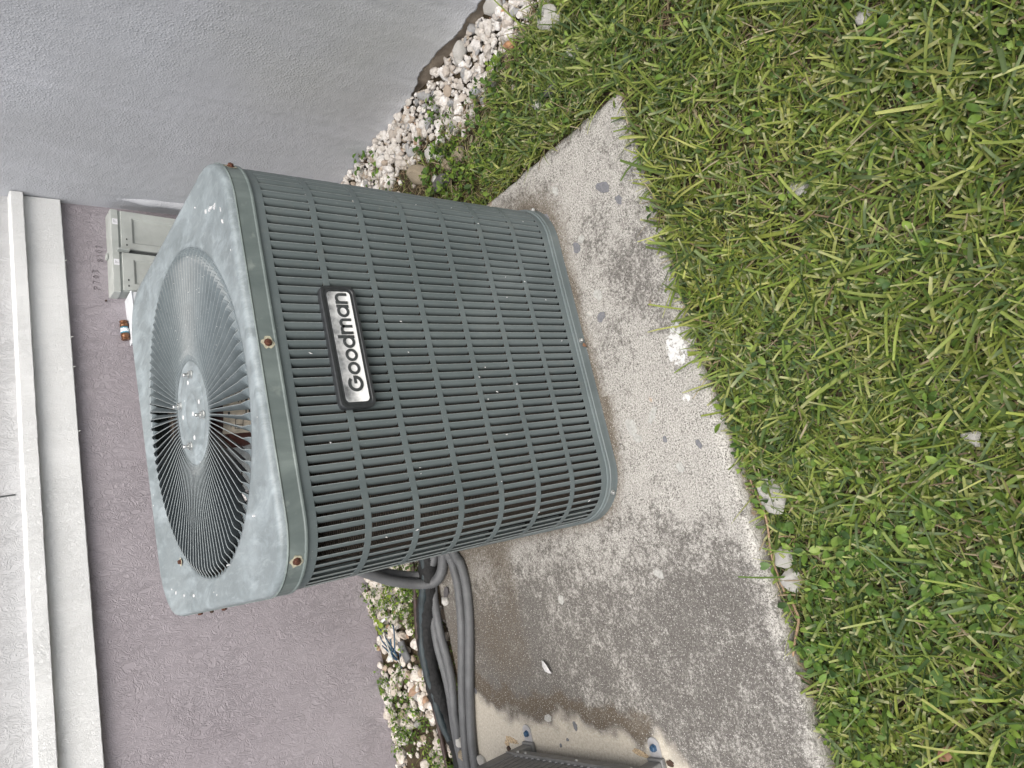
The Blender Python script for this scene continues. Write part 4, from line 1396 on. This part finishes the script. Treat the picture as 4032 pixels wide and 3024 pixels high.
# finer blades
P, az = tufted(8000, (2, 4), .010, REG)
n = len(P)
cc = gcols(n, P[:, 0], P[:, 1], (.2, .15, .28, .06, .21, .10))
blades('fine_grass', on(P), rng.lognormal(math.log(.050), .35, n).clip(.015, .10) * (1 - .4 * sm(-.4, 0, P[:, 1])), rng.normal(.0018, .0005, n).clip(.0010, .0035), az, rng.normal(.62, .35, n).clip(.05, 1.4), rng.normal(.5, .5, n),
       cc, cc * 1.15, [.9, 1., .9, .6, .15], label='fine thin grass blades among the thicker lawn grass')
# dead thatch
P = scatter(9500, *REG, lambda x, y: (lawn(x, y) > 0) * (.45 + .55 * (1 - lawn(x, y))))
n = len(P)
cc = np.array([[.27, .21, .13], [.36, .30, .19], [.16, .11, .07], [.44, .38, .26]])[rng.choice(4, n, p=[.33, .28, .24, .15])] * rng.uniform(.8, 1.15, (n, 1))
blades('dry_thatch', on(P, .001) + np.array([0, 0, 1]) * rng.uniform(0, .018, (n, 1)), rng.lognormal(math.log(.034), .4, n).clip(.01, .08), rng.normal(.0021, .0007, n).clip(.0008, .004), rng.uniform(0, 6.28, n), rng.normal(.12, .22, n), rng.normal(.15, .4, n),
       cc, cc, [.8, 1, 1, .9, .6], label='dry straw and thatch between the green lawn blades')
# small broad leaves of weeds
def weedden(x, y):
    d = (lawn(x, y) > 0.02) * 1.
    w_ = .10 + .70 * sm(-.15, -.50, x) * sm(-1.15, -.75, y) + .5 * sm(.50, .58, x) * sm(-.40, -.2, y) * sm(.12, -.02, y)
    return np.clip(d * w_ * (vnoise(x, y, 10, 81) * 1.5 - .22), 0, 1)
def weeds(name, nt, per, size, den, region, z0, label, up_=.55, hue=None):
    T_ = scatter(nt, *region, den)
    k_ = rng.integers(per[0], per[1] + 1, nt)
    P = np.repeat(T_, k_, 0)
    i0 = np.concatenate([np.arange(a_) for a_ in k_])
    az = np.repeat(rng.uniform(0, 6.28, nt), k_) + i0 * 2.4
    hgt = np.repeat(rng.uniform(.004, .032, nt), k_) + i0 * .0015
    n = len(P)
    P = P + np.stack([np.cos(az), np.sin(az)], 1) * rng.uniform(.001, .006, (n, 1))
    ok = ~inslab(P[:, 0], P[:, 1], .004)
    P, az, hgt = P[ok], az[ok], hgt[ok]; n = len(P)
    Ln = rng.lognormal(math.log(size), .42, n).clip(.004, .023)
    cc = gcols(n, P[:, 0], P[:, 1], (.30, .28, .17, .15, .04, .06)) * np.array([[.92, 1.08, .9]])
    if hue is not None: cc = cc * np.array(hue)
    return blades(name, np.concatenate([P, (gz(P[:, 0], P[:, 1]) + z0 - GZ + hgt)[:, None]], 1), Ln, Ln * rng.uniform(.48, .66, n), az, rng.normal(up_, .3, n), rng.normal(.7, .35, n), cc, cc, [.12, .72, 1., .78, .10], fold=.30, label=label)
weeds('weed_leaves', 900, (3, 7), .0135, weedden, REG, GZ, 'low broad-leaved weeds growing through the lawn')
weeds('clover', 1200, (3, 3), .0075, lambda x, y: np.clip(weedden(x, y) + .10 * (lawn(x, y) > .05), 0, 1), REG, GZ + .004, 'tiny clover leaves low in the lawn', .35)
def gravelweed(x, y):
    a_ = (x < .45) * (y > .47) * (x < .9) * np.clip((vnoise(x, y, 8, 91) - .40) * 4, .05, 1) * (.3 + .7 * sm(.50, .60, y))
    b_ = (x > .60) * (y > -.08) * (y < .7) * np.clip((vnoise(x, y, 13, 92) - .47) * 5, .02, 1) * sm(.93, .74, x)
    return np.clip(a_ + b_ * .8, 0, 1) * (y < .955) * (x < .955)
weeds('gravel_weeds', 1700, (3, 6), .0085, gravelweed, (-1.4, .95, -.1, .96), GZ + .004, 'small green weeds and moss sprouting through the gravel', .4, (.95, .95, .8))
P = scatter(2300, -1.4, .95, -.1, .96, gravelweed)
n = len(P)
cc = gcols(n, P[:, 0], P[:, 1]) * .9
blades('gravel_grass', np.concatenate([P, np.full((n, 1), GZ)], 1), rng.lognormal(math.log(.024), .4, n).clip(.008, .06), rng.normal(.0024, .0008, n).clip(.001, .005), rng.uniform(0, 6.28, n), rng.normal(.7, .4, n), rng.normal(.6, .4, n), cc, cc, [.9, 1, .9, .6, .1], label='short thin grass sprouting through the gravel')

# a few single plants
def plant(name, label, x, y, z, n, size, hgt, col, seed):
    rr = np.random.default_rng(seed)
    t = thing(name, label, 'plant', (x, y, float(gz(x, y))), group='single weeds by the walls and slab')
    mb = MB()
    for i in range(max(3, n // 4)):
        a_ = rr.uniform(0, 6.28)
        mb.tube([(0, 0, 0), (.2 * hgt * math.cos(a_), .2 * hgt * math.sin(a_), hgt * .5), (.5 * hgt * math.cos(a_), .5 * hgt * math.sin(a_), hgt * .95)], .0009, 5)
    mb.obj('stem', M['twig'], t)
    for i in range(n):
        a_ = rr.uniform(0, 6.28); rd = rr.uniform(.1, .6) * hgt; s_ = size * rr.uniform(.7, 1.2)
        e = rr.normal(.35, .3)
        vs = []
        for j, (u, w) in enumerate(((0, .08), (.25, .36), (.55, .42), (.8, .28), (1., .03))):
            for sgn in (-1, 0, 1):
                vs.append((u * s_ * math.cos(e - .5 * u), w * s_ * sgn, u * s_ * math.sin(e - .5 * u) + abs(sgn) * w * s_ * .25))
        me = npmesh('leaf', vs, [(j * 3 + k_, j * 3 + k_ + 1, j * 3 + k_ + 4, j * 3 + k_ + 3) for j in range(4) for k_ in range(2)], M['grass'], np.tile(np.array(col) * rr.uniform(.8, 1.2), (15, 1)))
        o = link('leaf', me, t)
        o.location = (rd * math.cos(a_), rd * math.sin(a_), hgt * rr.uniform(.4, 1.0)); o.rotation_euler = (0, 0, a_ + rr.normal(0, .5))
for i, a_ in enumerate([
        ('leafy weed sprouting at the grey wall bottom near cabinet', .925, .42, GZ, 9, 0.0215, .05, (.10, .20, .035)),
        ('bright weed with long leaf leaning on gravel by wall', .880, .37, GZ, 6, 0.0215, .03, (.15, .27, .04)),
        ('dark green weed between gravel and the tan stones', .790, .10, GZ, 12, 0.0158, .04, (.07, .15, .03)),
        ('weed clump growing around the dark slate shard', .690, .095, GZ, 14, 0.0173, .03, (.08, .16, .03)),
        ('yellow-green weed beside the tangle of wires', -.545, .885, GZ, 5, 0.0215, .05, (.22, .30, .04)),
        ('grey-green round leaved weed at the slab right corner', .485, -.675, GZ, 10, 0.0187, .022, (.11, .16, .08)),
        ('broad-leaved plant in lawn below the slab front', -.50, -.80, GZ, 10, 0.0215, .03, (.09, .17, .035)),
        ('pale broad-leaved plant far out on the lawn', -.58, -.93, GZ, 9, 0.0215, .03, (.12, .20, .05)),
        ('broad-leaved plant at the lawn toward lower edge', -.72, -.86, GZ, 12, 0.0215, .03, (.10, .18, .05)),
        ('long-leaved weed near the lawn edge below pebble', -.33, -1.08, GZ, 8, 0.0215, .03, (.11, .17, .045)),
        ('small weed by the white stones at slab front', -.47, -.70, GZ, 9, 0.0158, .035, (.10, .19, .04)),
        ('round-leaved weed hiding the white pebble in lawn', .22, -1.10, GZ, 8, 0.0215, .03, (.09, .18, .04))]):
    plant('weed_plant', *a_, 500 + i)

# ================================================================== SMALL DEBRIS
def twig(pts, rad, label):
    mb = MB(); mb.tube(catmull(pts, .006), lambda i: rad * (1 - .006 * i), 7)
    tag(mb.obj('twig', M['twig']), label, 'twig', 'dry twigs on the grass')
twig([(.480, -.662, -.028), (.455, -.690, -.026), (.430, -.712, -.030), (.415, -.728, -.034)], .0032, 'brown forked twig in grass just beyond the slab corner')
twig([(.300, -.790, -.020), (.270, -.812, -.014), (.235, -.830, -.022)], .0024, 'dry stalk lying across the lawn before the slab corner')
twig([(-.575, -.662, -.030), (-.605, -.672, -.020), (-.635, -.655, -.024), (-.668, -.640, -.02)], .0026, 'pale dry runner along the slab front edge under weeds')
twig([(-.36, -.652, -.030), (-.43, -.664, -.024), (-.50, -.652, -.026), (-.56, -.66, -.02)], .0022, 'reddish creeping runner behind the white stones')
twig([(.395, -.665, -.03), (.37, -.690, -.02), (.345, -.700, -.024)], .0024, 'short white stalk by the slab corner')
def leafobj(name, x, y, z, s_, w, rot, mat, label, cat):
    mb = MB(); vs = []
    for u, ww in ((0, .05), (.25, .8), (.6, 1.), (.85, .5), (1, .05)):
        for sg in (-1, 0, 1):
            vs.append((u * s_, sg * ww * w, .004 * math.sin(u * 3) + (.004 if sg else 0)))
    mb.add(vs, [(j * 3 + k_, j * 3 + k_ + 1, j * 3 + k_ + 4, j * 3 + k_ + 3) for j in range(4) for k_ in range(2)], True)
    o = mb.obj(name, M[mat]); o.location = (x, y, z); o.rotation_euler = (.1, -.1, rot)
    so_ = o.modifiers.new('solid', 'SOLIDIFY'); so_.thickness = .0008
    tag(o, label, cat)
leafobj('white_flake', -.664, .014, .0015, .042, .0095, -2.35, 'chip', 'pale pointed flake lying on the dark mottled slab', 'flake')
leafobj('dry_leaf', -.80, -.86, -.022, .034, .009, 2.2, 'dryleaf', 'curled brown dead leaf in grass near lower edge', 'leaf')
leafobj('dry_leaf', -.006, -.379, .004, .012, .004, .4, 'dryleaf', 'tiny orange dead leaf at the foot of the cabinet', 'leaf')
leafobj('straw_scrap', -.53, .80, -.035, .07, .005, 1.9, 'chip', 'pale strap lying on gravel near mauve wall', 'strap')
wt = thing('wire_tangle', 'tangle of blue and white wires on gravel against mauve wall', 'wires', (-.63, .84, GZ))
r = random.Random(31)
for i in range(6):
    pts = [(r.uniform(-.07, .07), r.uniform(-.045, .06), r.uniform(.006, .026)) for _ in range(5)]
    mb = MB(); mb.tube(catmull(pts, .006), .0021, 6); mb.obj('blue_wire' if i < 4 else 'white_wire', M['bluewire'] if i < 4 else M['whitewire'], wt)
mb = MB(); mb.tube([(.0, -.075, .022), (-.03, -.085, .022), (-.06, -.10, .02)], .017, 10, squash=.6); tag(mb.obj('conduit_scrap', M['conduit'], None), 'short grey pipe offcut on gravel beside the wire tangle', 'pipe offcut').location = (-.615, .84, GZ)
bpy.context.view_layer.update()
